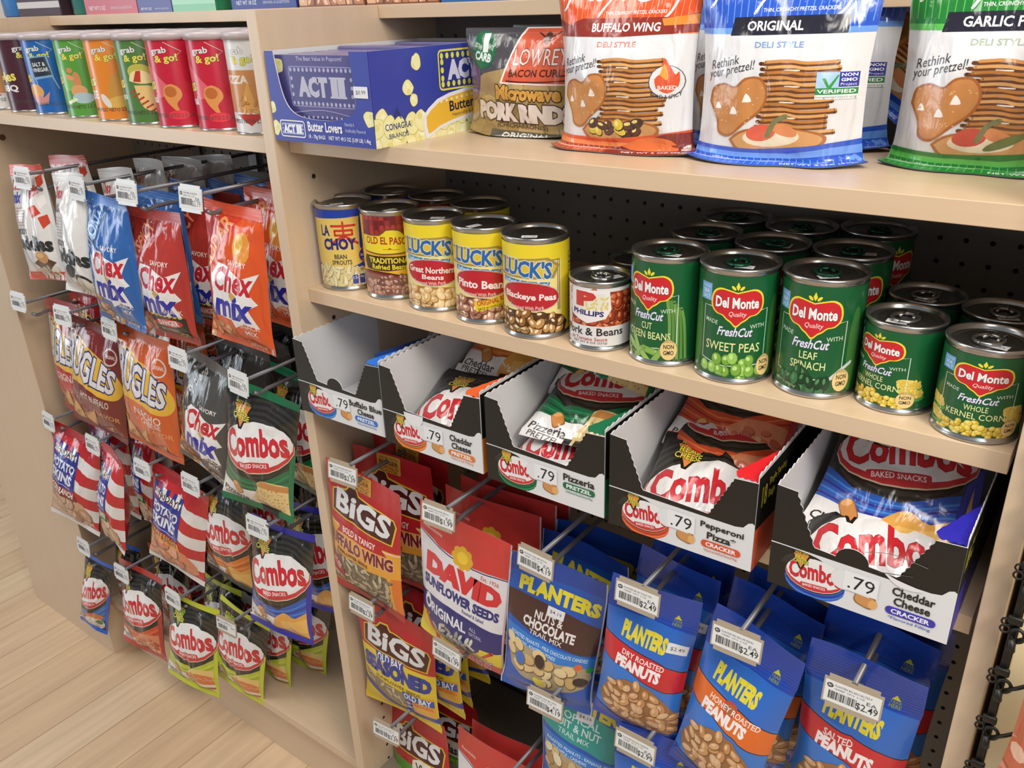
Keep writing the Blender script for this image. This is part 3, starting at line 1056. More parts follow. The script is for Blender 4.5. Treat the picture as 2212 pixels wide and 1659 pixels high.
def porkrind():
    H = 92
    a = Art(H, '#4a474c')
    a.poly([(0, 52), (16, 40), (34, 34), (100, 30), (100, H), (0, H)], '#a58a58', sm=2)
    a.food(inpoly((0, 56), (20, 42), (100, 36), (100, H), (0, H)), 0, 36, 100, H, 16, .8, ['#b0945f', '#a08450', '#bda26c'], '#8e7444', 4)
    a.poly([(2, 40), (12, 26), (18, 40), (14, 56), (2, 60)], '#6a4a6a', sm=2)
    a.poly([(58, 0), (100, 0), (100, 46), (40, 44), (46, 22), (52, 6)], '#e8dcd8')
    a.poly([(59, 1), (100, 1), (100, 45), (42, 43), (47.5, 22), (53.5, 7)], '#cf5a3a')
    a.ell(76, 9, 3, 5, '#4a2218')
    a.line([(68, 5), (76, 9), (86, 4)], 1.2, '#4a2218', 4)
    a.txt('LOWREYS', 50, 17, 100, 30, '#dfc4bc', .01, o=((.06, '#6a241a'),))
    a.txt('BACON CURLS', 48, 33, 96, 39, '#4a1a12', .04)
    a.line([(46, 42), (70, 43), (98, 42)], 1, '#4a1a12', 3)
    for i in range(22):
        t = i * 2 * math.pi / 22
        a.ell(20 + 11.5 * math.cos(t), 18 + 13.5 * math.sin(t), 2.4, 2.4, '#1f6a42', n=5)
    a.ell(20, 18, 12, 14, '#1f6a42')
    a.txt('1', 19, 5, 25, 20, '#e4ece6', .08)
    a.txt('LESS THAN', 9, 13, 18, 17, '#dce8e0', .03, rot=20)
    a.txt('GRAM TOTAL', 25, 14, 31, 18, '#dce8e0', .03, rot=20)
    a.txt('CARB', 10, 20, 29, 27, '#e4ece6', .06, rot=8)
    a.txt('Microwave', 36, 46, 92, 58, '#d09a42', .08, rot=2, o=((.16, '#3a2418'),))
    a.txt('PORK RINDS', 16, 60, 100, 76, '#dccfc6', .12, rot=3, o=((.2, '#43261c'),))
    a.txt('(CHICHARRONES)', 36, 77, 80, 82, '#4a3824', .02, rot=3)
    a.poly([(30, 82), (96, 86), (96, H), (30, H)], '#55534a')
    a.txt('ORIGINAL', 40, 85, 80, 93, '#dcd8cc', .04, rot=3)
    return a


# --- cans: x is the angle around the can (100 = 200 degrees of the front)
def delmonte(l1, l2, food, H=84):
    a = Art(H, '#14592f')
    if food == 'beans':
        for i in range(5):
            a.line([(70 + i * 4, 26 + i * 3), (74 + i * 4, 52), (73 + i * 5, H)], 3.2, ('#6f9a4a', '#5c8a3e')[i % 2], 4)
    if food in ('peas', 'spinach'):
        a.ell(4, 50, 8, 34, '#4a7a38')
        a.ell(93, 50, 7, 34, '#3f7236')
    if food == 'corn':
        for k, (x, y) in enumerate(((7, 58), (85, 56), (10, 72), (88, 66))):
            a.ell(x, y, 13, 5.4, '#d8bb58', 12)
            a.food(inell(x, y, 12, 4.8), x - 12, y - 5, x + 12, y + 5, 2.6, .8, ['#e8cf6a', '#dcc052'], '#b89a3a', k)
            a.poly([(x - 12, y + 5), (x, y + 7), (x + 14, y + 4), (x + 10, y + 9), (x - 6, y + 9)], '#4a9a4a', sm=3)
    x0, x1 = 15, 82
    for p in (((x0, 70), (x0, 26), (26, 26)), ((70, 28), (x1, 26), (x1, 72)), ((x0, 70), (40, 74), (x1, 72))):
        a.line(list(p), .7, '#dfe8dc')
    a.rect(8, 8, 23, 22, '#6aa4dc')
    a.rect(8.3, 8.3, 22.7, 21.7, '#76aee2')
    a.txt('WITH NATURAL', 10, 10, 21.5, 12, '#d8e8f6', 0)
    a.txt('SEA', 11, 13.4, 20, 16.4, '#e4f0fa', .02)
    a.txt('SALT', 11, 17.6, 21, 20.6, '#e4f0fa', .02)
    sh = [(50, 13.5), (57, 12), (66, 11), (72.5, 14), (75, 20), (74, 26), (69, 30), (63, 31.2), (59, 34), (55, 36), (50, 39.5), (45, 36), (41, 34), (37, 31.2), (31, 30), (26, 26), (25, 20), (27.5, 14), (34, 11), (43, 12)]
    a.poly([(50 + (x - 50) * 1.07, 24 + (y - 24) * 1.1) for x, y in sh], '#e6d83a', sm=3)
    a.poly(sh, '#c9242c', sm=3)
    a.poly([(50, 4), (52, 8), (50, 11), (48, 8)], '#e6d83a')
    a.ell(46, 9, 2.6, 1.2, '#e6d83a', 35)
    a.ell(54, 9, 2.6, 1.2, '#e6d83a', -35)
    a.txt('Del Monte', 28.5, 16.5, 71.5, 25.5, '#f2f0f0', .05, o=((.085, '#2a2a2a'),))
    a.txt('Quality', 42, 28, 59, 33, '#f0e2e0', .0, sh=.25)
    a.txt('MADE', 18, 36, 32, 39.5, '#c8dcc0', .01, rot=6)
    a.txt('WITH', 64, 38, 79, 41.5, '#c8dcc0', .01, rot=-4)
    a.txt('FreshCut', 32, 41, 66, 48.5, '#e8e4f2', .03, sh=.3, o=((.055, '#6a5aa8'),))
    L1, L2 = l1, l2
    if l2:
        w1, w2 = len(l1) * 4.2, min(len(l2) * 4.8, 56)
        a.txt(l1, 49 - w1 / 2, 51, 49 + w1 / 2, 57, '#e2e6a2', .01)
        a.txt(l2, 49 - w2 / 2, 59, 49 + w2 / 2, 65.5, '#e2e6a2', .01)
    else:
        a.txt(l1, 20, 54, 76, 61.5, '#e2e6a2', .01)
    yb = 67
    if food == 'peas':
        a.food(inpoly((8, 80), (30, 66), (60, 65), (84, 72), (90, 84), (8, 84)), 6, 65, 92, 84, 6.6, 1, ['#86b84a', '#95c65a', '#78aa3e'], '#4e7e2a', 2, hl='#bfe08a')
    elif food == 'beans':
        for i, (x, y, r) in enumerate(((20, 78, 50), (30, 74, 20), (42, 79, -30), (36, 71, 60), (54, 76, 10), (48, 82, 40), (62, 80, -50))):
            k, q = math.cos(R(r)), math.sin(R(r))
            a.line([(x - 8 * k, y - 8 * q), (x + 8 * k, y + 8 * q)], 6.4, '#4f7f30')
            a.line([(x - 8 * k, y - 8 * q), (x + 8 * k, y + 8 * q)], 5.2, ('#86ae54', '#98bd66')[i % 2])
            a.ell(x + 8 * k, y + 8 * q, 2.2, 2.6, '#b9d48c')
    elif food == 'spinach':
        a.line([(62, 79), (80, 66), (92, 60)], 3, '#c9d0cc', 4)
        a.food(inell(46, 75, 26, 9), 16, 64, 76, 84, 8, .7, ['#1f4a2a', '#2c5e36', '#3a7044', '#173a20'], '#10301a', 6, hl='#4f8858', dens=1.5)
    elif food == 'corn':
        a.food(inpoly((14, 84), (24, 72), (50, 68), (72, 74), (84, 84)), 10, 67, 88, 84, 4.6, .85, ['#e2c23e', '#e8cc52', '#d6b232'], '#a8862a', 9, hl='#f2e08a', dens=1.2)
    a.txt('NET WT 15 OZ (425g)', 14, 79, 40, 81.5, '#b8cc9a', .0, rot=6)
    bx = 83 if food != 'beans' else 74
    a.ell(bx, 74, 9.4, 9.4, '#7a6a3a')
    a.ell(bx, 74, 9, 9, '#e6c988')
    a.txt('NON', bx - 5.5, 69, bx + 5.5, 73, '#33302a', .04)
    a.txt('GMO', bx - 5.5, 74.5, bx + 5.5, 78.5, '#33302a', .04)
    a.txt('NO PRESERVATIVES', bx - 6, 66.4, bx + 6, 68.2, '#5a5038', .0, arc=.8)
    return a


def lucks(l1, l2, fc, edge, extra=False):
    H = 84
    a = Art(H, '#e6cf2c')
    a.poly([(0, 14), (30, 12), (74, 16), (74, H), (0, H)], '#e8d890')
    for x0 in (72, 70):
        a.line([(10, 15), (x0, 15), (x0, 62)], 1.4, '#8a7a46')
    a.poly([(0, 14), (60, 12), (72, 20), (66, 32), (0, 30)], '#a08a4e')
    a.poly([(0, 16), (58, 14), (69, 21), (63, 30), (0, 28)], '#d6b83e')
    a.txt("LUCK'S", 14, 14, 64, 30, '#2b62a8', .06, rot=5, o=((.12, '#d8d8c8'),))
    a.poly([(14, 31), (62, 35), (60, 41), (14, 36)], '#2b7ab8')
    a.txt('Authentic Southern Taste!', 16, 33, 60, 38, '#e2e8e8', .02, rot=4)
    a.ell(42, 48, 30, 14, '#b8b0a0', 4)
    a.ell(42, 48, 29, 13, '#b8222c', 4)
    if l2:
        a.txt(l1, 16, 42, 66, 48.5, '#f0e6e2', .04, rot=3)
        a.txt(l2, 32, 50, 54, 55, '#f0e6e2', .04, rot=3)
    else:
        a.txt(l1, 16, 45, 68, 53, '#f0e6e2', .05, rot=3)
    a.txt('Seasoned With Pork', 22, 56, 56, 59.5, '#e8ccc4', .02, rot=2, arc=-1)
    a.poly([(0, 66), (20, 62), (50, 63), (74, 68), (78, 84), (0, 84)], edge, sm=2)
    a.food(inpoly((2, 67), (20, 63), (50, 64), (72, 69), (75, 84), (2, 84)), 0, 63, 78, 84, 7, .68, fc, edge, 5, hl='#f2dfb8', dens=1.3)
    if extra:
        a.poly([(34, 66), (76, 58), (76, 68), (36, 76)], '#e2c62c')
        a.txt('ORIGINAL RECIPE', 37, 62, 74, 67.5, '#b8382c', .04, rot=-10)
        a.txt('BACK BY POPULAR DEMAND', 38, 69, 74, 72, '#3a2e1c', .02, rot=-10)
    a.txt('NET WT 15 OZ (425g)', 8, 79, 42, 82, '#4a3e28', .02)
    a.rr(86, 12, 112, 80, 1, '#3a3814')
    a.rr(86.6, 12.6, 111, 79.4, 1, '#e6d63c')
    a.txt('Nutrition', 87.5, 15, 100, 19, K_, .03)
    for i in range(14):
        a.line([(87.5, 22 + i * 4), (99 - (i * 7) % 5, 22 + i * 4)], .9 if i % 4 else 1.6, '#4a4818')
    return a


def lachoy():
    H = 84
    a = Art(H, '#1f3fa8')
    a.poly([(0, 10), (62, 8), (68, 12), (66, 40), (70, 54), (56, 62), (0, 60)], '#e2c567', sm=2)
    a.txt('LA', 16, 16, 29, 28, '#2c2476', .06)
    for p in (((32, 17), (62, 17)), ((36, 22), (58, 22)), ((36, 27), (58, 27)), ((36, 22), (36, 27)), ((58, 22), (58, 27)), ((47, 13), (47, 34)), ((46, 28), (30, 36)), ((48, 28), (64, 37))):
        a.line(list(p), 2.6, '#cf3826')
    a.txt('CHOY', 18, 31, 62, 44, '#2c2476', .08, arc=1)
    a.txt('BEAN', 32, 48, 48, 53, '#2c2a3a', .03)
    a.txt('SPROUTS', 28, 54.5, 54, 59.5, '#2c2a3a', .03)
    a.ell(74, 51, 11, 9, '#d8804a')
    a.ell(74, 51, 10, 8, '#28348e')
    a.txt('EASY', 70, 45, 78, 48, '#dcdce8', .02)
    a.txt('RECIPE INSIDE!', 66, 49, 82, 52, '#dcdce8', .02)
    a.txt('CHICKEN', 68, 54, 80, 57, '#dcdce8', .02)
    a.poly([(0, 63), (40, 61), (74, 66), (88, 78), (88, 84), (0, 84)], '#d9c88e', sm=2)
    a.food(inpoly((0, 63), (40, 61), (74, 66), (86, 76), (86, 84), (0, 84)), 0, 61, 90, 84, 9, .3, ['#e6dcb0', '#d8cb94', '#efe6c2'], '#a8966a', 5, dens=1.7)
    a.ell(66, 66, 4, 3.2, '#d9cc98')
    a.ell(66, 66, 2.6, 2, '#a89868')
    facts(a, 52, 71, 9, 4, '#3a3f8e', '#dcdce8', '15')
    return a


def oldpaso():
    H = 84
    a = Art(H, '#e3ae2c')
    rg = random.Random(2)
    a.rect(0, 0, 100, 20, '#7e2226')
    for j in range(4):
        for i in range(16):
            a.ell(3 + i * 6.4, 2 + j * 5, 2.8, 3.4, rg.choice(['#a83a36', '#93302e', '#6e1e22']), l=20 + j + (i % 2) * .3, n=9)
    a.l = 30
    a.poly([(2, 19), (24, 19), (32, 13), (48, 14), (54, 20), (64, 24), (62, 36), (50, 40), (2, 38)], '#7a4a20', sm=2)
    a.poly([(2, 20), (25, 20), (33, 14.5), (47, 15.5), (53, 21), (62.5, 25), (60.5, 35), (49, 38.5), (2, 36.5)], '#e6d030', sm=2)
    a.txt('OLD EL PASO', 6, 22, 56, 30, '#a83a1e', .05, rot=2, arc=1)
    a.line([(28, 34), (46, 35)], .6, '#a86a2a')
    a.poly([(33, 34), (36, 32.5), (38, 34)], '#a83a1e')
    a.poly([(2, 41), (64, 43), (66, 47), (60, 56), (2, 56)], '#3f2414', sm=2)
    a.txt('TRADITIONAL', 8, 43.5, 60, 49.5, '#e8d836', .05, rot=1)
    a.txt('Refried Beans', 12, 50.5, 54, 56, '#e8d836', .04, rot=1)
    a.ell(30, 74, 46, 15, '#4a1218', 10)
    a.ell(30, 74, 44, 13.4, '#7e2a2c', 10)
    a.ell(28, 74, 39, 11.5, '#8a5f52', 10)
    a.food(inell(28, 74, 37, 10.5), 0, 62, 68, 86, 6, .7, ['#a87868', '#8e6254', '#bb8f7e', '#7a5046'], '#6a463c', 7, hl='#c9a294', dens=1.4)
    for i in range(4):
        a.rr(73, 31 + i * 7.4, 80.5, 37.4 + i * 7.4, 1.2, '#6a5a22')
        a.rr(73.3, 31.3 + i * 7.4, 80.2, 37.1 + i * 7.4, 1.1, '#e2d238')
        a.txt(('110', '0.5g', '490', '1g')[i], 74.2, 32.6 + i * 7.4, 79.4, 35.4 + i * 7.4, '#3a3018', .02)
    a.txt('NET WT.', 76, 77, 86, 79.4, '#4a3818', .01)
    a.txt('16 OZ (1 LB) 453g', 68, 80.4, 88, 82.6, '#4a3818', .01)
    return a


def phillips():
    H = 66
    a = Art(H, '#dcd9d9')
    a.rect(0, 4, 100, 46, '#8e3a22')
    a.food(ALL, -2, 4, 102, 46, 8, .7, ['#b8502e', '#a8442a', '#c9643a', '#94381f'], '#5a2012', 4, hl='#dc8a62', dens=1.25)
    a.rect(0, 43, 100, H, '#dcd9d9')
    a.poly([(0, 2), (46, 2), (48, 24), (42, 34), (22, 40), (0, 32)], '#e6e2e2', sm=0)
    a.rect(10, 6, 42, 24, '#e0dccb')
    a.food(ALL, 20, 10, 44, 24, 4, .4, ['#d8c470'], '#e0dccb', 3)
    a.txt('P', 8, 4, 32, 21, '#c23a34', .12)
    a.txt('PHILLIPS', 4, 25, 40, 31, '#2c2a66', .06, rot=3)
    a.txt('Pork & Beans', -8, 45, 62, 54, '#2a2828', .03)
    a.txt('in Tomato Sauce', 2, 56, 44, 60, '#b8403c', .02)
    a.txt('NET WT 8 OZ (227g)', 4, 61, 44, 64, '#4a4648', .01)
    return a


def chipcan(base, name, pic, light=None):
    """x 0..100 = front 170 degrees, y 0..100"""
    H = 112
    a = Art(H, base)
    if light:
        a.poly([(20, 30), (34, 26), (78, 70), (52, 76)], light)
    a.txt('ingles', 2, 52, 48, 70, '#e6d25a', .05, rot=-8, o=((.12, K_),))
    a.txt(name, 12, 72, 48, 84, '#e8e2e4', .05, rot=-2)
    a.txt('grab', 52, 12, 74, 22, '#e6e6e4', .03, rot=-4, o=((.08, '#4a5a48'),))
    a.txt('& go!', 56, 21, 86, 33, '#e2d850', .04, rot=-4, o=((.09, '#4a5a48'),))
    a.line([(72, 6), (92, 18), (80, 26)], .7, '#d8dccc')
    pic(a)
    a.txt('NET WT/PESO NETO 2.5 OZ', 24, 96, 96, 101, '#4a4640', .02)
    return a
# ------------------------------------------------------------------ builders
def pose(x, y, z, yaw=0, roll=0, pit=0):
    yaw, roll, pit = R(yaw), R(roll), R(pit)
    Rz = Matrix.Rotation(yaw, 3, 'Z')
    r = Rz @ Vector((math.cos(roll), 0, math.sin(roll)))
    dn = Rz @ (Vector((math.sin(roll), 0, -math.cos(roll))) * math.cos(pit) + Vector((0, 1, 0)) * math.sin(pit))
    Zv = -dn
    Yv = Zv.cross(r)
    m = Matrix((r, Yv, Zv)).transposed().to_4x4()
    m.translation = (x, y, z)
    return m


def bag_grids(w, h, D, ts, bs, seed, style, cr=1.0, taper=0.0):
    rg = random.Random(seed)
    nu = 24
    nv = int(round(h / w * 19)) + 2
    j1 = max(1, int(round(ts * nv)))
    j2 = max(1, int(round(bs * nv)))
    v = np.concatenate([np.linspace(0, ts, j1 + 1)[:-1], np.linspace(ts, 1 - bs, nv - j1 - j2 + 1)[:-1], np.linspace(1 - bs, 1, j2 + 1)])
    u = np.linspace(-1, 1, nu + 1)
    U, V = np.meshgrid(u, v)
    t = np.clip((V - ts) / (1 - ts - bs), 0, 1)
    if style == 'pouch':
        B = np.clip(t * 1.5, 0, 1) ** .9 * (1 - np.clip((t - .8) / .2, 0, 1) ** 2.5 * .75)
    elif style == 'stand':
        B = np.clip(t * 2.2, 0, 1) ** .7 * (1 - .35 * np.clip((t - .55) / .45, 0, 1) ** 2)
    else:
        B = np.sin(np.pi * t ** 1.2) ** .6
    c = (1 - np.abs(U) ** 2.6) ** .8
    x = U * w / 2 * (1 - .09 * B) * (1 - taper * (1 - np.clip(V * 2.2, 0, 1) ** .8))
    yf = -D / 2 * B * c
    yb = D / 2 * B * c
    ne = np.exp(-t / .22) + np.exp(-(1 - t) / .16)
    fold = sum(rg.uniform(-1, 1) * np.cos(k * 1.9 * U + rg.uniform(0, 6)) for k in range(1, 6)) * .0016 * ne * np.clip(B * 6, 0, 1)
    lump = 0
    for _ in range(9):
        a, b, s = rg.uniform(-.8, .8), rg.uniform(.15, .9), rg.uniform(.12, .3)
        lump = lump + rg.uniform(-1, 1) * np.exp(-((U - a) ** 2 + ((t - b) * 1.7) ** 2) / s ** 2)
    for _ in range(4):   # pinched creases
        a, b, th, s = rg.uniform(-.6, .6), rg.uniform(.1, .9), rg.uniform(0, 3.14), rg.uniform(.05, .09)
        q = (U - a) * math.cos(th) + (t - b) * 1.7 * math.sin(th)
        al = -(U - a) * math.sin(th) + (t - b) * 1.7 * math.cos(th)
        lump = lump + rg.choice((-1.2, 1.2)) * np.exp(-(q / s) ** 2) * np.exp(-(al / .5) ** 2)
    ridge = 0
    for k in range(9):   # long pulls that run down from the seals
        a, sl, wd = rg.uniform(-.9, .9), rg.uniform(-.3, .3), rg.uniform(.04, .1)
        tt = t if k % 3 else 1 - t
        ridge = ridge + rg.choice((-1, 1, 1)) * rg.uniform(.5, 1.5) * np.exp(-((U - a - sl * tt) / wd) ** 2) * np.exp(-tt / rg.uniform(.25, .7)) * np.clip(tt * 9, 0, 1)
    yf = yf + cr * (fold + lump * .0021 * c + ridge * .0013 * c ** .5) * (B > 0)
    sway = .0035 * np.sin(2.2 * U + rg.uniform(0, 6)) * (np.exp(-V / .1) + np.exp(-(1 - V) / .08))
    yf, yb = yf + sway, yb + sway
    z = -V * h + .0025 * np.cos(1.5 * U + rg.uniform(0, 6)) * np.exp(-V / .1) * (0 if style == 'stand' else 1)
    F = np.stack([x, yf, z], -1)
    Bk = np.stack([x, yb, z], -1)
    if style == 'stand':
        F[..., 2] += h * (1 - bs) + .004
        Bk[..., 2] += h * (1 - bs) + .004
        s = np.clip((V - (1 - bs)) / bs, 0, 1)
        row = nv - j2
        fl = .95 + .11 * np.clip((V - .8) / .2, 0, 1) ** 2
        F[..., 0] *= fl
        Bk[..., 0] *= fl
        m = s > 0
        fy, fz = F[row, :, 1], F[row, :, 2]
        F[..., 1] = np.where(m, fy - s * bs * h * .8, F[..., 1])
        F[..., 2] = np.where(m, .004 - .003 * s + .004 * s * np.abs(U) ** 3 * (rg.random() + .3), F[..., 2])
        Bk[..., 1] = np.where(m, Bk[row, :, 1] * (1 - s) + (fy - bs * h * .8) * s, Bk[..., 1])
        Bk[..., 2] = np.where(m, F[..., 2] - .0004, Bk[..., 2])
    return F, Bk, j1, nv - j2


_BAG = {}


def bag_parts(key, art, w, h, D=.045, ts=.07, bs=.06, seed=1, style='pillow', back='#b9b6b4', win=None, cr=1.0, taper=0.0):
    if key not in _BAG:
        F, Bk, a, b = bag_grids(w, h, D, ts, bs, seed, style, cr, taper)
        NF, NB = grid_normals(F), -grid_normals(Bk)
        fr = lay(art(), F, NF, split=[a, b], win=win)
        rows = [(0, a), (a, b), (b, F.shape[0] - 1)]
        out = []
        for nm, f, (r0, r1) in zip(('top_seal', 'pouch', 'bottom_seal'), fr, rows):
            bk = blank(Bk[r0:r1 + 1], NB[r0:r1 + 1], back)
            bk[0][...] += np.array([0, .00015, 0])
            out.append((nm, soup([f, bk], nm)))
        _BAG[key] = out
    return _BAG[key]


def bag(name, key, art, dims, mat4, label, cat, group=None, mat='film', **k):
    t = thing(name, label, cat, mat4, group)
    for nm, me in bag_parts(key, art, *dims, **k):
        link(nm, me, t, M['seal'] if nm != 'pouch' and mat == 'film' else M[mat])
    return t


def can(name, key, art, r, h, x, y, z, face, label, cat, tab=None, group=None, price='$1.79', stk=(0, 0), span=200):
    t = thing(name, label, cat, Matrix.Translation((x, y, z)) @ Matrix.Rotation(R(face), 4, 'Z'), group)
    fill_can(t, key, art, r, h, tab, stk, price, span)
    return t


_CAN = {}


def fill_can(t, key, art, r, h, tab, stk, price, span):
    if ('b', r, h) not in _CAN:
        bm = bmesh.new()
        lathe(bm, [(0, .003), (r - .006, .003), (r - .004, .0006), (r - .002, 0), (r - .0004, .0008), (r, .0022), (r - .0004, .0038), (r - .0016, .0048), (r - .0012, .007),
                   (r - .0012, h - .0072), (r - .0018, h - .005), (r - .0004, h - .0036), (r, h - .002), (r - .0002, h - .0006), (r - .0012, h), (r - .0026, h - .0006), (r - .0034, h - .0034), (r - .0044, h - .0052)], 56)
        me = bm_mesh(bm, 'body', True)
        bm = bmesh.new()
        lathe(bm, [(r - .0040, h - .0046), (r - .005, h - .0054), (r - .0075, h - .0046), (r - .009, h - .0046), (r - .0105, h - .0038), (r - .012, h - .0046), (r - .0145, h - .0046), (r - .0155, h - .004), (r - .0165, h - .0046), (0, h - .0046)], 56)
        ml = bm_mesh(bm, 'lid', True)
        _CAN[('b', r, h)] = (me, ml)
    me, ml = _CAN[('b', r, h)]
    link('body', me, t, M['can_steel'])
    link('lid', ml, t, M['lid_steel'])
    if key not in _CAN:
        n, rr = 60, r - .0009
        an = np.linspace(-math.pi, math.pi, n + 1)
        zz = np.linspace(h - .0066, .0062, 5)
        A, Z = np.meshgrid(an, zz)
        P = np.stack([rr * np.sin(A), -rr * np.cos(A), Z], -1)
        N = np.stack([np.sin(A), -np.cos(A), Z * 0], -1)
        a = art()
        _CAN[key] = soup(lay(a, P, N, step=1.2e-5, maxoff=4e-4, win=(50 - 18000 / span, 0, 50 + 18000 / span, a.H)), 'label')
    link('label', _CAN[key], t, M['label'])
    if tab:
        if ('t', tab) not in _CAN:
            bm = bmesh.new()
            pts = [(.0105 * math.sin(a), -.004 - .0125 * math.cos(a) * .95, 0) for a in np.linspace(0, 2 * math.pi, 20)]
            tube(bm, pts, .0017, 8, False)
            box(bm, -.0045, .006, -.001, .0045, .015, .0012, .0008)
            for q in (-.006, .006):
                tube(bm, [(q, -.002, 0), (q * .6, .008, .0005)], .0014, 6)
            _CAN[('t', tab)] = bm_mesh(bm, 'pull_tab', True)
        o = link('pull_tab', _CAN[('t', tab)], t, M['green_lacquer' if tab == 'green' else 'can_steel'])
        o.location = (0, .0, h - .0022)
        o.rotation_euler = (0, 0, R(stk[1]))
    if price:
        if ('p', price) not in _CAN:
            a = Art(60, '#d8d8d8')
            a.txt(price, 16, 20, 84, 46, '#55555c', .0)
            P, N = plane_grid((-.0085, .005, 0), (.017, 0, 0), (0, -.010, 0))
            _CAN[('p', price)] = soup(lay(a, P, N), 'price_sticker')
        o = link('price_sticker', _CAN[('p', price)], t, M['paper'])
        q = stk[0]
        o.location = (.014 * math.sin(R(q)), -.014 * math.cos(R(q)), h - .0036)
        o.rotation_euler = (0, 0, R(stk[1] + 10))


def chip_can(key, art, x, y, z, face, label, group=None):
    group = 'chip canisters on the left shelf'
    t = thing('chip_canister', label, 'chip canister', Matrix.Translation((x, y, z)) @ Matrix.Rotation(R(face), 4, 'Z'), group)
    r, h = .0362, .122
    if 'chip' not in _CAN:
        bm = bmesh.new()
        lathe(bm, [(0, .001), (r - .003, .001), (r, 0), (r + .0006, .0012), (r + .0004, .0034), (r - .0006, .004), (r - .0006, h - .002), (0, h - .002)], 48)
        b = bm_mesh(bm, 'tube', True)
        bm = bmesh.new()
        lathe(bm, [(r + .0003, h - .007), (r + .0017, h - .0075), (r + .0019, h - .001), (r + .0014, h + .0016), (r - .002, h + .0018), (r - .003, h + .0006), (0, h + .0006)], 48)
        _CAN['chip'] = (b, bm_mesh(bm, 'lid', True))
    link('tube', _CAN['chip'][0], t, M['can_steel'])
    link('lid', _CAN['chip'][1], t, M['clear_lid'])
    if key not in _CAN:
        rr = r - .0001
        A, Z = np.meshgrid(np.linspace(-math.pi, math.pi, 61), np.linspace(h - .004, .0038, 5))
        P = np.stack([rr * np.sin(A), -rr * np.cos(A), Z], -1)
        N = np.stack([np.sin(A), -np.cos(A), Z * 0], -1)
        a = art()
        s = 50 * 360 / 170
        _CAN[key] = soup(lay(a, P, N, step=1.2e-5, maxoff=3e-4, win=(50 - s, 0, 50 + s, a.H)), 'label')
    link('label', _CAN[key], t, M['label'])
    return t


def price_tag_art(name, price, pale):
    a = Art(64, '#dedede' if pale else '#dcdcda')
    a.ell(9, 15, 6, 7, '#3a3a3c')
    a.txt('MC', 5.5, 12, 12.5, 18, '#dedede', .03, rot=20)
    a.txt(name, 18, 9, 84, 15, '#5a5a5c', .01)
    a.txt('104989  CP12  6 OZ', 18, 19, 72, 24, '#6a6a6c', .01)
    rg = random.Random(len(name))
    x = 8
    while x < 58:
        q = rg.choice((.7, 1, 1.6, 2.2))
        a.rect(x, 30, x + q, 54, '#3a3a3c', l=50)
        x += q + rg.choice((.7, 1.1, 1.6))
    a.l = 51
    a.txt('EA', 76, 24, 94, 34, '#4a4a4c', .0)
    a.txt(price, 58, 35, 97, 58, '#38383a' if not pale else '#8a8a8c', .01)
    return a


_HK = {}


def hook(x, z, tx, tz, name, price, label, pale=False, yaw=0, depth=.305):
    """scanning hook: upper wire with the price plate, lower rod that carries the goods; plugged in the pegboard at y=depth"""
    t = thing('peg_hook', label, 'display hook', Matrix.Translation((x, depth, z)), 'price hooks on the pegboards')
    if 'm' not in _HK:
        L = depth + .012
        bm = bmesh.new()
        tube(bm, [(0, 0, 0), (0, -L, 0)], .0029, 10)
        a = bm_mesh(bm, 'wire', True)
        bm = bmesh.new()
        tube(bm, [(0, 0, -.0254), (0, -L + .03, -.0262), (0, -L + .020, -.0285), (0, -L + .012, -.0285), (0, -L + .005, -.0235)], .0031, 10)
        b = bm_mesh(bm, 'rod', True)
        bm = bmesh.new()
        box(bm, -.012, -.003, -.034, .012, .0008, .01, .001)
        c = bm_mesh(bm, 'bracket')
        _HK['m'] = (a, b, c)
    for nm, me in zip(('wire', 'rod', 'bracket'), _HK['m']):
        link(nm, me, t, M['wire_grey'])
    w, h = (.052, .037) if pale else (.054, .035)
    pk = ('plate', pale)
    if pk not in _HK:
        bm = bmesh.new()
        box(bm, -w / 2, -.0007, -h / 2, w / 2, .0007, h / 2)
        bmesh.ops.bevel(bm, geom=[e for e in bm.edges if abs(e.verts[0].co.y - e.verts[1].co.y) > .001], offset=.004, segments=4, affect='EDGES')
        _HK[pk] = bm_mesh(bm, 'tag_plate')
    p = link('tag_plate', _HK[pk], t, M['tag_white' if pale else 'tag_kraft'])
    p.location = (tx - x, -depth - .0135, tz - z)
    p.rotation_euler = (R(-8), 0, R(yaw))
    lk = (name, price, pale)
    if lk not in _HK:
        P, N = plane_grid((-w * .47, -.0009, h * .32), (w * .94, 0, 0), (0, 0, -h * .66))
        _HK[lk] = soup(lay(price_tag_art(name, price, pale), P, N), 'price_label')
    link('price_label', _HK[lk], p, M['paper'])
    return t


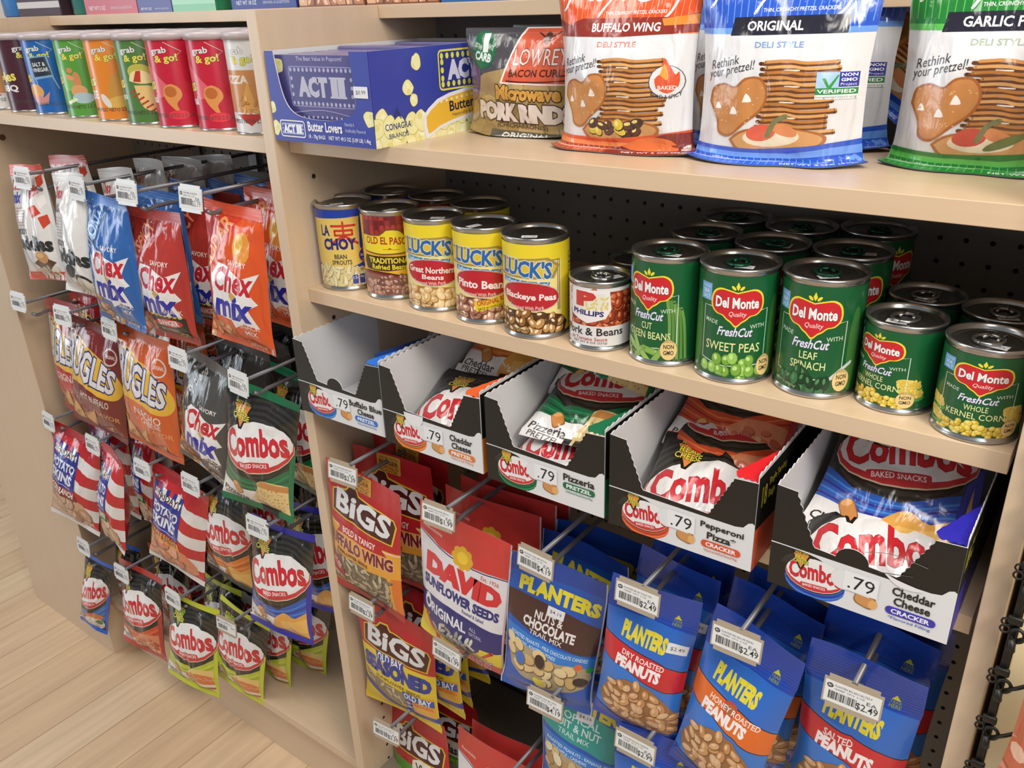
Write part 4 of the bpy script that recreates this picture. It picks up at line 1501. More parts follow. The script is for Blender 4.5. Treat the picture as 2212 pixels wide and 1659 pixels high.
# --- open display tray with a torn, cut-down front
def tray(acc, lines, pill, small, label, x, y, z, yaw, seed, food, flap=True, torn=False, tab='', w=.1535, h=.104, d=.262):
    t = thing('snack_tray', label, 'display tray', Matrix.Translation((x, y, z)) @ Matrix.Rotation(R(yaw), 4, 'Z'), 'snack trays on the lower shelf')
    rg = random.Random(seed)
    H = 100 * h / w

    def teeth(p, q, n, amp=.9):
        out = []
        for i in range(n):
            k = i / n
            mx, my = p[0] + (q[0] - p[0]) * k, p[1] + (q[1] - p[1]) * k
            nx, ny = -(q[1] - p[1]), q[0] - p[0]
            L = math.hypot(nx, ny)
            s = amp * (1 if i % 2 else -.2) * rg.uniform(.6, 1)
            out.append((mx + nx / L * s, my + ny / L * s))
        return out
    cutl = [(0, 0), (12, 1)] + teeth((12, 1), (25, 34), 14) + [(25, 34)] + ([(46 + 9 * math.cos(R(q)) * -1, 35 - 8 * math.sin(R(q))) for q in range(0, 181, 15)] if tab == 'up' else []) + [(70, 36)] + teeth((70, 36), (85, 6), 16) + [(85, 6), (100, 5)]
    out = cutl + [(100, H), (0, H)]
    a = Art(H, None)
    a.poly(out, '#1c1b18')
    y0 = 38
    a.poly([(0, y0), (60, y0 + .6), (88, y0 + .8), (93, y0 - .2), (96, y0 - 4), (98.5, y0 - 5), (100, y0 - 4), (100, H), (0, H)], '#d9d9dc')
    a.poly([(0, y0 + .8), (15, y0 + .9), (28, y0 + 2.4), (36, y0 + 8), (26, y0 + 16), (20, H), (0, H)], '#1c1b18', sm=2)
    for i in range(5):
        a.line([(7 + i, y0 + 12), (11 + i, y0 + 6), (20 + i, y0 + 2.6)], .5, '#3a3833', 3)
    combo_logo(a, 27, y0 + 14, 17, ACC[acc], rot=-5)
    real_cheese(a, 13.5, y0 + 1.6, 9.5)
    a.rr(50, y0 + 15, 62, y0 + 24, 3.6, '#8a5a2e', 14)
    a.rr(50.4, y0 + 15.4, 61.6, y0 + 23.4, 3.6, '#c98e52', 14)
    a.ell(60.4, y0 + 20.6, 2.4, 3.2, '#dba766', 14)
    n = max(len(k) for k in lines)
    for i, L in enumerate(lines):
        q = len(L) * 3.15
        a.txt(L, 80 - q / 2, y0 + 4 + i * 6.4, 80 + q / 2, y0 + 9.4 + i * 6.4, '#242220', .045)
    yy = y0 + 4 + len(lines) * 6.4 + .4
    a.rr(67, yy, 93, yy + 5.2, 2.5, ACC[acc][0] if acc != 'blue' else '#3a35a8')
    a.txt(pill, 70, yy + 1.1, 90, yy + 4.2, '#ecebf0', .05)
    a.txt(small, 69, yy + 6.2, 91, yy + 8.6, ACC[acc][0], .01)
    a.ell(43, y0 + 10.5, 7, 6.6, '#dcdce0')
    a.poly([(39, y0 + 4.6), (58, y0 + 5.6), (58, y0 + 17), (40, y0 + 16)], '#dcdce0')
    if tab == 'down':
        a.poly([(33 + 10 * math.cos(R(q)), 34.8 + 11 * math.sin(R(q))) for q in range(0, 181, 12)], '#e2e2e4')
    if torn:
        a.poly([(62, y0 - 4), (70, y0 - 1), (84, y0 + 1.2), (78, y0 + 3.4), (70, y0 + 2.4)], '#e2dfe0', sm=3)
        a.line([(60, y0 - 2), (78, y0 - 6)], .5, '#4a4844', 2)
        a.line([(52, y0 - 12), (66, y0 - 16), (84, y0 - 14)], .4, '#7a7874', 3)
    P, N = plane_grid((0, -.0011, h), (w, 0, 0), (0, 0, -h))
    bm = bmesh.new()
    vs = [bm.verts.new((px / 100 * w, 0, h - py / 100 * w)) for px, py in out]
    f = bm.faces.new(vs)
    ex = bmesh.ops.extrude_face_region(bm, geom=[f])
    bmesh.ops.translate(bm, vec=(0, -.0009, 0), verts=[v for v in ex['geom'] if isinstance(v, bmesh.types.BMVert)])
    fp = link('front_panel', bm_mesh(bm, 'front_panel'), t, M['white_card'])
    link('front_print', soup(lay(a, P, N), 'front_print'), fp, M['card'])
    # price sticker
    s = Art(58, '#e3e3e6')
    s.txt('.79', 14, 10, 90, 50, '#2c2c30', .0)
    k = w / 100
    P, N = plane_grid((43 * k, -.00185, h - (y0 + 3.6) * k), (19 * k, 0, 0), (0, 0, -12.6 * k))
    link('price_sticker', soup(lay(s, P, N), 'price_sticker'), t, M['paper'])
    # side walls (torn top edge), white inside, printed black outside
    for side in (0, 1):
        bm = bmesh.new()
        top = teeth((0.0, h * 1000), (d * 1000, h * 1000), 46, 2.0)
        pts = [(0, 0)] + [(px, py) for px, py in top] + [(d * 1000, 0)]
        xx = .0009 if side == 0 else w - .0009
        vs = [bm.verts.new((xx, px / 1000, py / 1000)) for px, py in pts]
        f = bm.faces.new(vs)
        ex = bmesh.ops.extrude_face_region(bm, geom=[f])
        bmesh.ops.translate(bm, vec=(-.0009 if side == 0 else .0009, 0, 0), verts=[v for v in ex['geom'] if isinstance(v, bmesh.types.BMVert)])
        sp = link('side_panel', bm_mesh(bm, 'side_panel'), t, M['white_card'])
        sa = Art(100 * (h - .003) / d, '#1d1c19')
        hh = sa.H
        if side:
            sa.poly([(0, hh * .55), (30, hh * .62), (60, hh), (0, hh)], ACC[acc][0] if acc != 'blue' else '#3a35b0')
            sa.txt('18', 4, hh * .14, 9, hh * .36, '#c9b93a', .06)
            sa.txt('Single Serving', 10.5, hh * .12, 28, hh * .22, '#c9b93a', .03)
            sa.txt('Bags', 10.5, hh * .25, 17, hh * .36, '#c9b93a', .03)
            P, N = plane_grid((w + .0003, 0, h - .003), (0, d, 0), (0, 0, -(h - .003)))
        else:
            P, N = plane_grid((-.0003, d, h - .003), (0, -d, 0), (0, 0, -(h - .003)))
        link('side_print', soup(lay(sa, P, N), 'side_print'), sp, M['card'])
    boxobj('back_panel', (0, d, 0), (w, d + .001, h), M['white_card'], t, 0)
    boxobj('bottom_panel', (.001, .0005, .0), (w - .001, d, .001), M['white_card'], t, 0)
    if flap:
        bm = bmesh.new()
        pts = [(w - .001, 0)] + [(w - .001 - .003 * i, .002 * (i % 2)) for i in range(1, 8)] + [(w - .001 - .024 + .0026 * i, .008 + .006 * i + .002 * (i % 2)) for i in range(9)] + [(w - .001, .064)]
        zz = h - 5 * k
        vs = [bm.verts.new((px, py, zz + py * .08)) for px, py in pts]
        f = bm.faces.new(vs)
        ex = bmesh.ops.extrude_face_region(bm, geom=[f])
        bmesh.ops.translate(bm, vec=(0, 0, .0008), verts=[v for v in ex['geom'] if isinstance(v, bmesh.types.BMVert)])
        mm = 'flap_' + acc
        if mm not in M:
            flat(mm, {'lblue': '#2a72d8', 'orange': '#e0602e', 'green': '#17704a', 'red': '#d8222a', 'blue': '#2c28a8'}[acc], .35)
        link('corner_flap', bm_mesh(bm, 'corner_flap'), t, M[mm])
    return t


def popcorn(a, x, y, s, seed):
    rg = random.Random(seed)
    pts = [(x + s * rg.uniform(.8, 1.1) * math.cos(k * .7), y + s * rg.uniform(.8, 1.1) * math.sin(k * .7)) for k in range(9)]
    a.poly([(x + (p - x) * 1.04, y + (q - y) * 1.04) for p, q in pts], '#b8ac4a', sm=3)
    a.poly(pts, '#e6e2a4', sm=3)
    for k in range(4):
        a.ell(x + rg.uniform(-.5, .5) * s, y + rg.uniform(-.5, .5) * s, s * .36, s * .32, rg.choice(['#efecc8', '#e9e5b2', '#dbd58a']), l=a.l + .1 * (k + 1))
    a.l += 1


def marquee(a, x0, y0, x1, y1, edge, bgc, dot, let, n=12, rot=0):
    a.rr(x0, y0, x1, y1, 2.2, edge)
    a.rr(x0 + .8, y0 + .8, x1 - .8, y1 - .8, 1.6, bgc)
    a.l += 1
    for i in range(n):
        x = x0 + 2.6 + i * (x1 - x0 - 5.2) / (n - 1)
        for y in (y0 + 2.6, y1 - 2.6):
            a.ell(x, y, (x1 - x0) / n * .28, (x1 - x0) / n * .34, dot, l=a.l, n=10)
    for i in range(3):
        y = y0 + (y1 - y0) * (i + 1.5) / 5
        for x in (x0 + 2.6, x1 - 2.6):
            a.ell(x, y, (x1 - x0) / n * .28, (x1 - x0) / n * .34, dot, l=a.l, n=10)
    dx, dy = x1 - x0, y1 - y0
    a.txt('ACT', x0 + dx * .13, y0 + dy * .25, x0 + dx * .6, y0 + dy * .76, let, .11)
    a.txt('II', x0 + dx * .65, y0 + dy * .25, x0 + dx * .86, y0 + dy * .76, let, .11)
    for yy in (.25, .71):
        a.rect(x0 + dx * .63, y0 + dy * yy, x0 + dx * .88, y0 + dy * (yy + .05), let)


def popcorn_box(x, y, z, w, d, h):
    t = thing('popcorn_carton', 'blue open carton of microwave popcorn with a scooped front, left on the upper shelf', 'carton', Matrix.Translation((x, y, z)))
    H = 100 * h / w
    blue = '#333f9c'
    scoop = spline([(9, 0), (10, 10), (13, 26), (18, 36), (27, 41.5), (42, 43.5), (62, 43.5), (76, 41), (84, 35), (85.5, 26), (84, 12), (83, 0)], 5)
    out = [(0, 0)] + scoop + [(100, 0), (100, H), (0, H)]
    a = Art(H, None)
    a.poly(out, blue)
    popcorn(a, 1, 37, 4, 1), popcorn(a, 2, 51, 5, 2), popcorn(a, 97, 41, 5.5, 3)
    marquee(a, 7, 45, 33, 56.5, '#e4e4ea', blue, '#dcdce8', '#e8e8ee', 14)
    a.txt('Butter Lovers', 36, 45, 70, 51.5, '#e8e8ee', .05)
    a.txt('Naturally &', 73, 44, 82, 47, '#b4b8dc', .01)
    a.txt('Artificially Flavored', 73, 48, 92, 51, '#b4b8dc', .01)
    a.txt('18 - 78g BAGS    NET WT 49.5 OZ (3.09 LB) 1.4kg', 36, 53.6, 96, 57, '#dfe0ea', .03)
    sticker(a, 84.5, 21, 13, '$0.99')
    bm = bmesh.new()
    f = bm.faces.new([bm.verts.new((px / 100 * w, 0, h - py / 100 * w)) for px, py in out])
    ex = bmesh.ops.extrude_face_region(bm, geom=[f])
    bmesh.ops.translate(bm, vec=(0, .0012, 0), verts=[v for v in ex['geom'] if isinstance(v, bmesh.types.BMVert)])
    fp = link('front_panel', bm_mesh(bm, 'front_panel'), t, M['white_card'])
    P, N = plane_grid((0, -.0002, h), (w, 0, 0), (0, 0, -h))
    link('front_print', soup(lay(a, P, N), 'front_print'), fp, M['card'])
    H = 100 * h / d
    a = Art(H, blue)
    rg = random.Random(8)
    for px, py, s in ((28, 6, 3.4), (22, 16, 3.2), (5, 26, 3.6), (25, 21, 2.6)):
        popcorn(a, px, py, s, int(px))
    for i in range(30):
        popcorn(a, 1 + (i % 15) * 7 + rg.uniform(-1, 1), H - 1 - (i // 15) * 5.5 - rg.uniform(0, 2), 4.6, i)
    a.poly([(30, H * .74), (40, H * .58), (60, H * .5), (100, H * .46), (100, H * .78), (62, H * .84), (40, H * .92), (31, H)], '#e2e2ea', sm=2)
    a.poly([(32, H * .76), (41, H * .62), (60, H * .54), (100, H * .5), (100, H * .74), (62, H * .8), (41, H * .88), (33, H * .95)], '#e2b23a', sm=2)
    for i in range(14):
        a.rect(42 + i * 3.6, H * (.6 - .006 * i), 43.4 + i * 3.6, H * (.63 - .006 * i), '#ece0c0', l=a.l if i else None)
    a.txt('Butter Lovers', 48, H * .6, 86, H * .72, '#2c2a3a', .04, rot=-3)
    a.txt('Naturally & Artificially Flavored', 50, H * .74, 86, H * .79, '#3a3848', .01, rot=-3)
    marquee(a, 42, 2, 88, H * .5, '#d8d44a', '#2b3486', '#dcd84e', '#cfd0e6', 12)
    a.txt('CONAGRA', 6, H * .76, 22, H * .83, '#33407a', .02)
    a.txt('BRANDS', 8, H * .87, 20, H * .92, '#33407a', .0)
    for i in range(3):
        a.line([(14 - 2 + i * .4, H * (.72 - .03 * i)), (14, H * (.66 - .03 * i)), (14 + 2 - i * .4, H * (.72 - .03 * i))], .5, '#33407a')
    bm = bmesh.new()
    box(bm, w - .0012, 0, 0, w, d, h)
    sp = link('side_panel', bm_mesh(bm, 'side_panel'), t, M['white_card'])
    P, N = plane_grid((w + .0002, 0, h), (0, d, 0), (0, 0, -h))
    link('side_print', soup(lay(a, P, N), 'side_print'), sp, M['card'])
    bm = bmesh.new()
    box(bm, 0, .0013, .0002, .0012, d, h)
    link('side_panel', bm_mesh(bm, 'side_panel'), t, M['white_card'])
    boxobj('bottom_panel', (.0013, .0013, 0), (w - .0013, d, .001), M['white_card'], t, 0)
    boxobj('back_panel', (.0013, d, 0), (w - .0013, d + .001, h), M['white_card'], t, 0)
    # the packets inside
    a = Art(64, '#4a4480')
    popcorn(a, 5, 8, 6, 3), popcorn(a, 95, 4, 7, 4)
    a.txt('The Best Value In Popcorn!', 26, 1, 74, 5, '#b8b8d8', .02)
    marquee(a, 16, 8, 84, 38, '#8a86b8', '#44407c', '#a8a6c4', '#b4b2c6', 15)
    a.line([(10, 44), (50, 40), (92, 46)], .8, '#8a86b8', 4)
    for i in range(16):
        a.rect(12 + i * 5, 44 + abs(i - 8) * .2, 14 + i * 5, 46 + abs(i - 8) * .2, '#a8a6c4', l=a.l if i else None)
    a.txt('Butter Lovers', 30, 49, 74, 57, '#a4a2bc', .04)
    pw, ph = w - .012, h - .006
    P, N = plane_grid((-pw / 2, -.0002, ph), (pw, 0, 0), (0, 0, -ph))
    pm = soup(lay(a, P, N), 'packet_print')
    bm = bmesh.new()
    box(bm, -pw / 2, 0, 0, pw / 2, .0165, ph, .002)
    pb = bm_mesh(bm, 'packet')
    flat('packet_film', '#6f6a9e', .25, Coat_Weight=.4)
    n = int((d - .012) / .0205)
    for i in range(n):
        rgz = rg.uniform(-.003, .0045)
        lab = 'dark blue popcorn packet filling the scooped front of the carton' if i == 0 else 'thin popcorn packet standing in the blue carton behind the front packet'
        q = thing('popcorn_packet', lab, 'packet', Matrix.Translation((x + w / 2 + rg.uniform(-.001, .001), y + .006 + i * .0205, z + .0014 + (0 if i == 0 else max(rgz, 0)))), 'popcorn packets inside the carton' if i else None)
        link('wrapper', pb, q, M['packet_film'])
        if i == 0:
            link('front_print', pm, q, M['card'])
    return t
# ------------------------------------------------------------------ measures of the place (metres)
T, W, L, S0 = .0187, .8457, -.8334, .0216       # panel thickness, right panel, left cabinet, shelf setback
ZU, ZM, ZP, ZC, ZB, ZT = 1.2266, 1.0327, 1.2222, .8713, .1483, 1.3705
PEG = .31
SH = .0186

# ------------------------------------------------------------------ room
m, nt, b = newmat('plank_floor')
tc = nt.nodes.new('ShaderNodeTexCoord')
mp = nt.nodes.new('ShaderNodeMapping')
mp.inputs['Rotation'].default_value = (0, 0, R(90))
mp.inputs['Location'].default_value = (0.13, -0.003, 0)
nt.links.new(tc.outputs['Object'], mp.inputs['Vector'])
br = nt.nodes.new('ShaderNodeTexBrick')
br.offset = 0.37
br.inputs['Scale'].default_value = 1.0
br.inputs['Brick Width'].default_value = 1.1
br.inputs['Row Height'].default_value = 0.105
br.inputs['Mortar Size'].default_value = 0.0011
br.inputs['Mortar Smooth'].default_value = 0.2
br.inputs['Color1'].default_value = (*lin('#dec5a6'), 1)
br.inputs['Color2'].default_value = (*lin('#d3b695'), 1)
br.inputs['Mortar'].default_value = (*lin('#a88a6a'), 1)
nt.links.new(mp.outputs['Vector'], br.inputs['Vector'])
mp2 = nt.nodes.new('ShaderNodeMapping')
mp2.inputs['Scale'].default_value = (38, 2.4, 1)
nt.links.new(tc.outputs['Object'], mp2.inputs['Vector'])
nz = nt.nodes.new('ShaderNodeTexNoise')
nz.inputs['Scale'].default_value = 1.3
nz.inputs['Detail'].default_value = 6
nt.links.new(mp2.outputs['Vector'], nz.inputs['Vector'])
mx = nt.nodes.new('ShaderNodeMixRGB')
mx.blend_type = 'MULTIPLY'
rp = nt.nodes.new('ShaderNodeValToRGB')
rp.color_ramp.elements[0].color = (.72, .68, .64, 1)
rp.color_ramp.elements[1].color = (1.1, 1.08, 1.05, 1)
rp.color_ramp.elements[0].position, rp.color_ramp.elements[1].position = .3, .7
nt.links.new(nz.outputs['Fac'], rp.inputs['Fac'])
mx.inputs['Fac'].default_value = .55
nt.links.new(br.outputs['Color'], mx.inputs['Color1'])
nt.links.new(rp.outputs['Color'], mx.inputs['Color2'])
nt.links.new(mx.outputs['Color'], b.inputs['Base Color'])
setin(b, Roughness=.3, Coat_Weight=.2, Coat_Roughness=.2)
M['floor'] = m


def structure(o, label, cat):
    return tag(o, label, cat, None, 'structure')


structure(boxobj('floor', (-3.2, -3.4, -.05), (2.6, 1.2, 0), M['floor'], None, 0), 'pale maple plank floor running under the shelves', 'floor')
flat('wall_paint', '#cfc6b8', .7)
structure(boxobj('wall_back', (-3.2, .50, 0), (2.6, .56, 3.0), M['wall_paint'], None, 0), 'plain wall hidden behind the shelving', 'wall')

# ------------------------------------------------------------------ shelving unit
unit = thing('shelving_unit', 'two-bay maple shelving unit with pegboard backs that carries all the snacks', 'shelving unit', Matrix.Translation((0, 0, 0)))
D = .335


def pegboard(x0, x1, z0, z1, hx, hz, p=.0254, r=.0029, th=.005):
    """real holes through a thin board"""
    verts, faces = [], []
    xs = np.arange(hx, x1 - .006, p)
    zs = np.arange(hz, z0 + .006, -p)
    zs = zs[zs < z1 - .006]
    K = 10

    def quad(a, b, c, d):
        i = len(verts)
        verts.extend([(a, PEG, b), (c, PEG, b), (c, PEG, d), (a, PEG, d)])
        faces.append((i, i + 1, i + 2, i + 3))
    gx0, gx1, gz0, gz1 = xs[0] - p / 2, xs[-1] + p / 2, zs[-1] - p / 2, zs[0] + p / 2
    gx0, gx1, gz0, gz1 = max(gx0, x0), min(gx1, x1), max(gz0, z0), min(gz1, z1)
    for q in ((x0, z0, gx0, z1), (gx1, z0, x1, z1), (gx0, z0, gx1, gz0), (gx0, gz1, gx1, z1)):
        if q[2] - q[0] > 1e-5 and q[3] - q[1] > 1e-5:
            quad(*q)
    an = np.linspace(0, 2 * math.pi, K, endpoint=False) + math.pi / 4
    for x in xs:
        for z in zs:
            a0, a1, b0, b1 = max(x - p / 2, x0), min(x + p / 2, x1), max(z - p / 2, z0), min(z + p / 2, z1)
            i = len(verts)
            verts.extend([(a1, PEG, b1), (a0, PEG, b1), (a0, PEG, b0), (a1, PEG, b0)])
            verts.extend([(x + r * math.cos(t), PEG, z + r * math.sin(t)) for t in an])
            verts.extend([(x + r * math.cos(t), PEG + th, z + r * math.sin(t)) for t in an])
            h0, k0 = i + 4, i + 4 + K
            q = [0, 3, 5, 8, 10]   # hole vertex ranges facing the four corners
            for c in range(4):
                lo, hi = [(0, 2), (2, 5), (5, 7), (7, 10)][c]
                ring = [h0 + (k % K) for k in range(lo, hi + 1)]
                faces.append((i + c, i + (c + 1) % 4, *ring[::-1]))
            for k in range(K):
                faces.append((h0 + k, h0 + (k + 1) % K, k0 + (k + 1) % K, k0 + k))
    me = bpy.data.meshes.new('pegboard')
    me.from_pydata(verts, [], faces)
    return me


def side_panel(x, y1=D):
    return boxobj('side_panel', (x, 0, 0), (x + T, y1, ZT), M['maple_z'], unit, .0008)


side_panel(0)
side_panel(W)
for x0, x1, zs in ((L + .001, -.0005, ZP), (T + .0005, W - .004, ZU)):
    boxobj('shelf', (x0, S0, zs - SH), (x1, PEG - .002, zs), M['maple_x'], unit, .0007)
    boxobj('top_shelf', (x0, .197, ZT - .0165), (x1, D, ZT), M['maple_x'], unit, .0007)
boxobj('shelf', (T + .0005, S0, ZM - SH), (W - .004, PEG - .002, ZM), M['maple_x'], unit, .0007)
boxobj('shelf', (T + .0005, S0, ZC - SH), (W - .004, PEG - .002, ZC), M['maple_x'], unit, .0007)
boxobj('base_deck', (L + .001, S0, ZB - SH), (-.0005, PEG + .02, ZB), M['maple_x'], unit, .0007)
boxobj('base_deck', (T + .0005, S0, ZB - SH), (.0488, PEG + .02, ZB), M['deck_brown'], unit, .0007)
boxobj('base_deck', (.0503, S0, ZB - SH), (W - .001, PEG + .02, ZB), M['deck_brown'], unit, .0007)
boxobj('toe_kick', (L + .001, .043, 0), (-.0005, .06, ZB - SH), M['maple_x'], unit, .0007)
boxobj('toe_kick', (T + .0005, .043, 0), (W - .001, .06, ZB - SH), M['maple_x'], unit, .0007)
link('pegboard', pegboard(L, 0, .150, 1.352, -.8123 + .0, 1.3302), unit, M['peg_grey'])
link('pegboard', pegboard(T, W, .165, 1.352, .0279, 1.3272), unit, M['peg_grey'])
boxobj('back_panel', (L, PEG + .006, .02), (W + T, D, 1.353), M['hole_shade'], unit, 0)  # dark sheet standing for the shaded gap behind the pegboard holes
# shelf-pin holes of the middle panel: flat dark discs painted for the shade inside
for y in (.0575, .27):
    for k in range(20 if y < .1 else 12):
        z = .1532 + .0315 * k if k < 8 else .4 + .0315 * k
        if y > .1 or k < 8 or z > .9:
            bm = bmesh.new()
            bmesh.ops.create_cone(bm, cap_ends=True, segments=12, radius1=.0026, radius2=.0026, depth=.0006, matrix=Matrix.Translation((T + .0001, y, z)) @ Matrix.Rotation(R(90), 4, 'Y'))
            link('pin_hole_shade', bm_mesh(bm, 'pin_hole_shade'), unit, M['hole_shade'])
for y, z in ((.0545, 1.1735), (.0585, .981)):
    bm = bmesh.new()
    bmesh.ops.create_cone(bm, cap_ends=True, segments=14, radius1=.0031, radius2=.0031, depth=.0006, matrix=Matrix.Translation((T + .0001, y, z)) @ Matrix.Rotation(R(90), 4, 'Y'))
    link('pin_hole_shade', bm_mesh(bm, 'pin_hole_shade'), unit, M['hole_shade'])

cab = boxobj('end_cabinet', (-1.2, 0, 0), (L, D, ZT), M['maple_z'], None, .0008)
tag(cab, 'plain closed maple cabinet front at the left end of the shelving', 'cabinet')
for q in ((L + .0002, .05, .075), (L + .0002, .09, .80), (L + .0002, .06, 1.17)):
    bm = bmesh.new()
    bmesh.ops.create_cone(bm, cap_ends=True, segments=16, radius1=.006, radius2=.005, depth=.0016, matrix=Matrix.Translation(q) @ Matrix.Rotation(R(90), 4, 'Y'))
    if 'cap' not in M:
        flat('cap', '#6a4a34', .4)
    link('screw_cap', bm_mesh(bm, 'screw_cap'), cab, M['cap'])
end = boxobj('wall_right', (W + T + .012, .03, 0), (1.75, .36, ZT), M['cream_panel'], None, .001)
structure(end, 'bright cream end wall just right of the shelving', 'wall')

# ------------------------------------------------------------------ bags on the pegs
CHX = ['#c9955a', '#b87f45', '#d8ab70', '#a56c38']
SMK = ['#b58a6e', '#c49c80', '#a67a5e', '#d0ac92']


def mud(a):
    a.poly([(60, 30), (78, 26), (84, 50), (70, 62), (58, 48)], '#e0923a', sm=3)
    a.ell(66, 40, 7, 12, '#e8b24a', 20)


ARTS = {
    'muddy': lambda: muddy('#c9452e', 'MUDDY', 'Buddies', True),
    'white': lambda: muddy(None, 'MUDDY', 'Buddies', False),
    'chexblue': lambda: chex('#2f62aa', '#234a86', 'TRADITIONAL', '#86aede', CHX, '#3a6cb4'),
    'chexred': lambda: chex('#b2352c', '#93261f', 'HOT & SPICY', '#e0886a', ['#d9885a', '#c4703f', '#e09a70'], '#a83a34', True),
    'chexorange': lambda: chex('#d9541f', '#d03a22', 'CHEDDAR', '#ee9a5e', ['#cf8a4a', '#c0743a', '#e0a060'], '#cf4a28', extra=mud),
    'chexgray': lambda: chex('#4b4946', '#33322f', 'BOLD party blend', '#a3a19c', CHX, '#5a5855'),
    'bugles1': lambda: bugles('#b3262c', '#a5242c', 'ORIGINAL', '', 'CORN SNACKS', 1),
    'bugles2': lambda: bugles('#7a2420', '#6c1f1c', 'HOT BUFFALO', '', 'FLAVOR', 2),
    'bugles3': lambda: bugles('#cf5c26', '#c35424', 'NACHO', 'CHEESE', 'FLAVOR', 3),
    'combogreen': lambda: combos('green', 'Pizzeria', 'PRETZEL', '#14724a', 'bread'),
    'comboorange': lambda: combos('orange', 'Cheddar', 'PRETZEL', '#242220', 'cheese'),
    'comboblue': lambda: combos('blue', 'Cheddar', 'CRACKER', '#2a2aa0', 'cheese'),
    'combolb': lambda: combos('lblue', 'Buffalo', 'PRETZEL', '#1f5fd0', 'bluech'),
    'combopep': lambda: combos('red', 'Pepperoni', 'CRACKER', '#b83a34', 'pizza'),
    'combolime': lambda: combos('lime', 'Layer Dip', 'TORTILLA', '#c2cc2e', 'lime'),
    'tgif1': lambda: tgif('BACON RANCH', '#7a2a2c', SMK, 1),
    'tgif2': lambda: tgif('SOUR CREAM & ONION', '#2a6a44', SMK, 2),
    'tgif3': lambda: tgif('CHEDDAR & BACON', '#dd8a2e', ['#d9825a', '#cf7048', '#e09a74'], 3),
    'bigs1': lambda: bigs('wing'), 'bigs2': lambda: bigs('bay'), 'bigs3': lambda: bigs('dill'),
    'david': david,
    'choc': lambda: trail('choc', '#4a2e2a', 4), 'trop': lambda: trail('trop', '#2f9a92', 5),
    'dry': lambda: peanuts('#c9252f', 'DRY ROASTED', True, '$2.49'),
    'honey': lambda: peanuts('#df6a24', 'HONEY ROASTED', True, None, '#c8432a'),
    'salt': lambda: peanuts('#c92a33', 'SALTED', True, None),
    'cashew': lambda: peanuts('#2a8a4a', 'SALTED', False, None),
}
FAM = {'tgif2': (.082, .214), 'combolb': (.078, .203), 'muddy': (.122, .196), 'white': (.130, .194), 'chex': (.136, .207), 'bugles': (.148, .225), 'combo': (.133, .212), 'tgif': (.140, .218),
       'bigs': (.150, .223), 'david': (.156, .232), 'choc': (.132, .218), 'trop': (.132, .218), 'dry': (.108, .224), 'honey': (.108, .236), 'salt': (.114, .234), 'cashew': (.108, .236)}
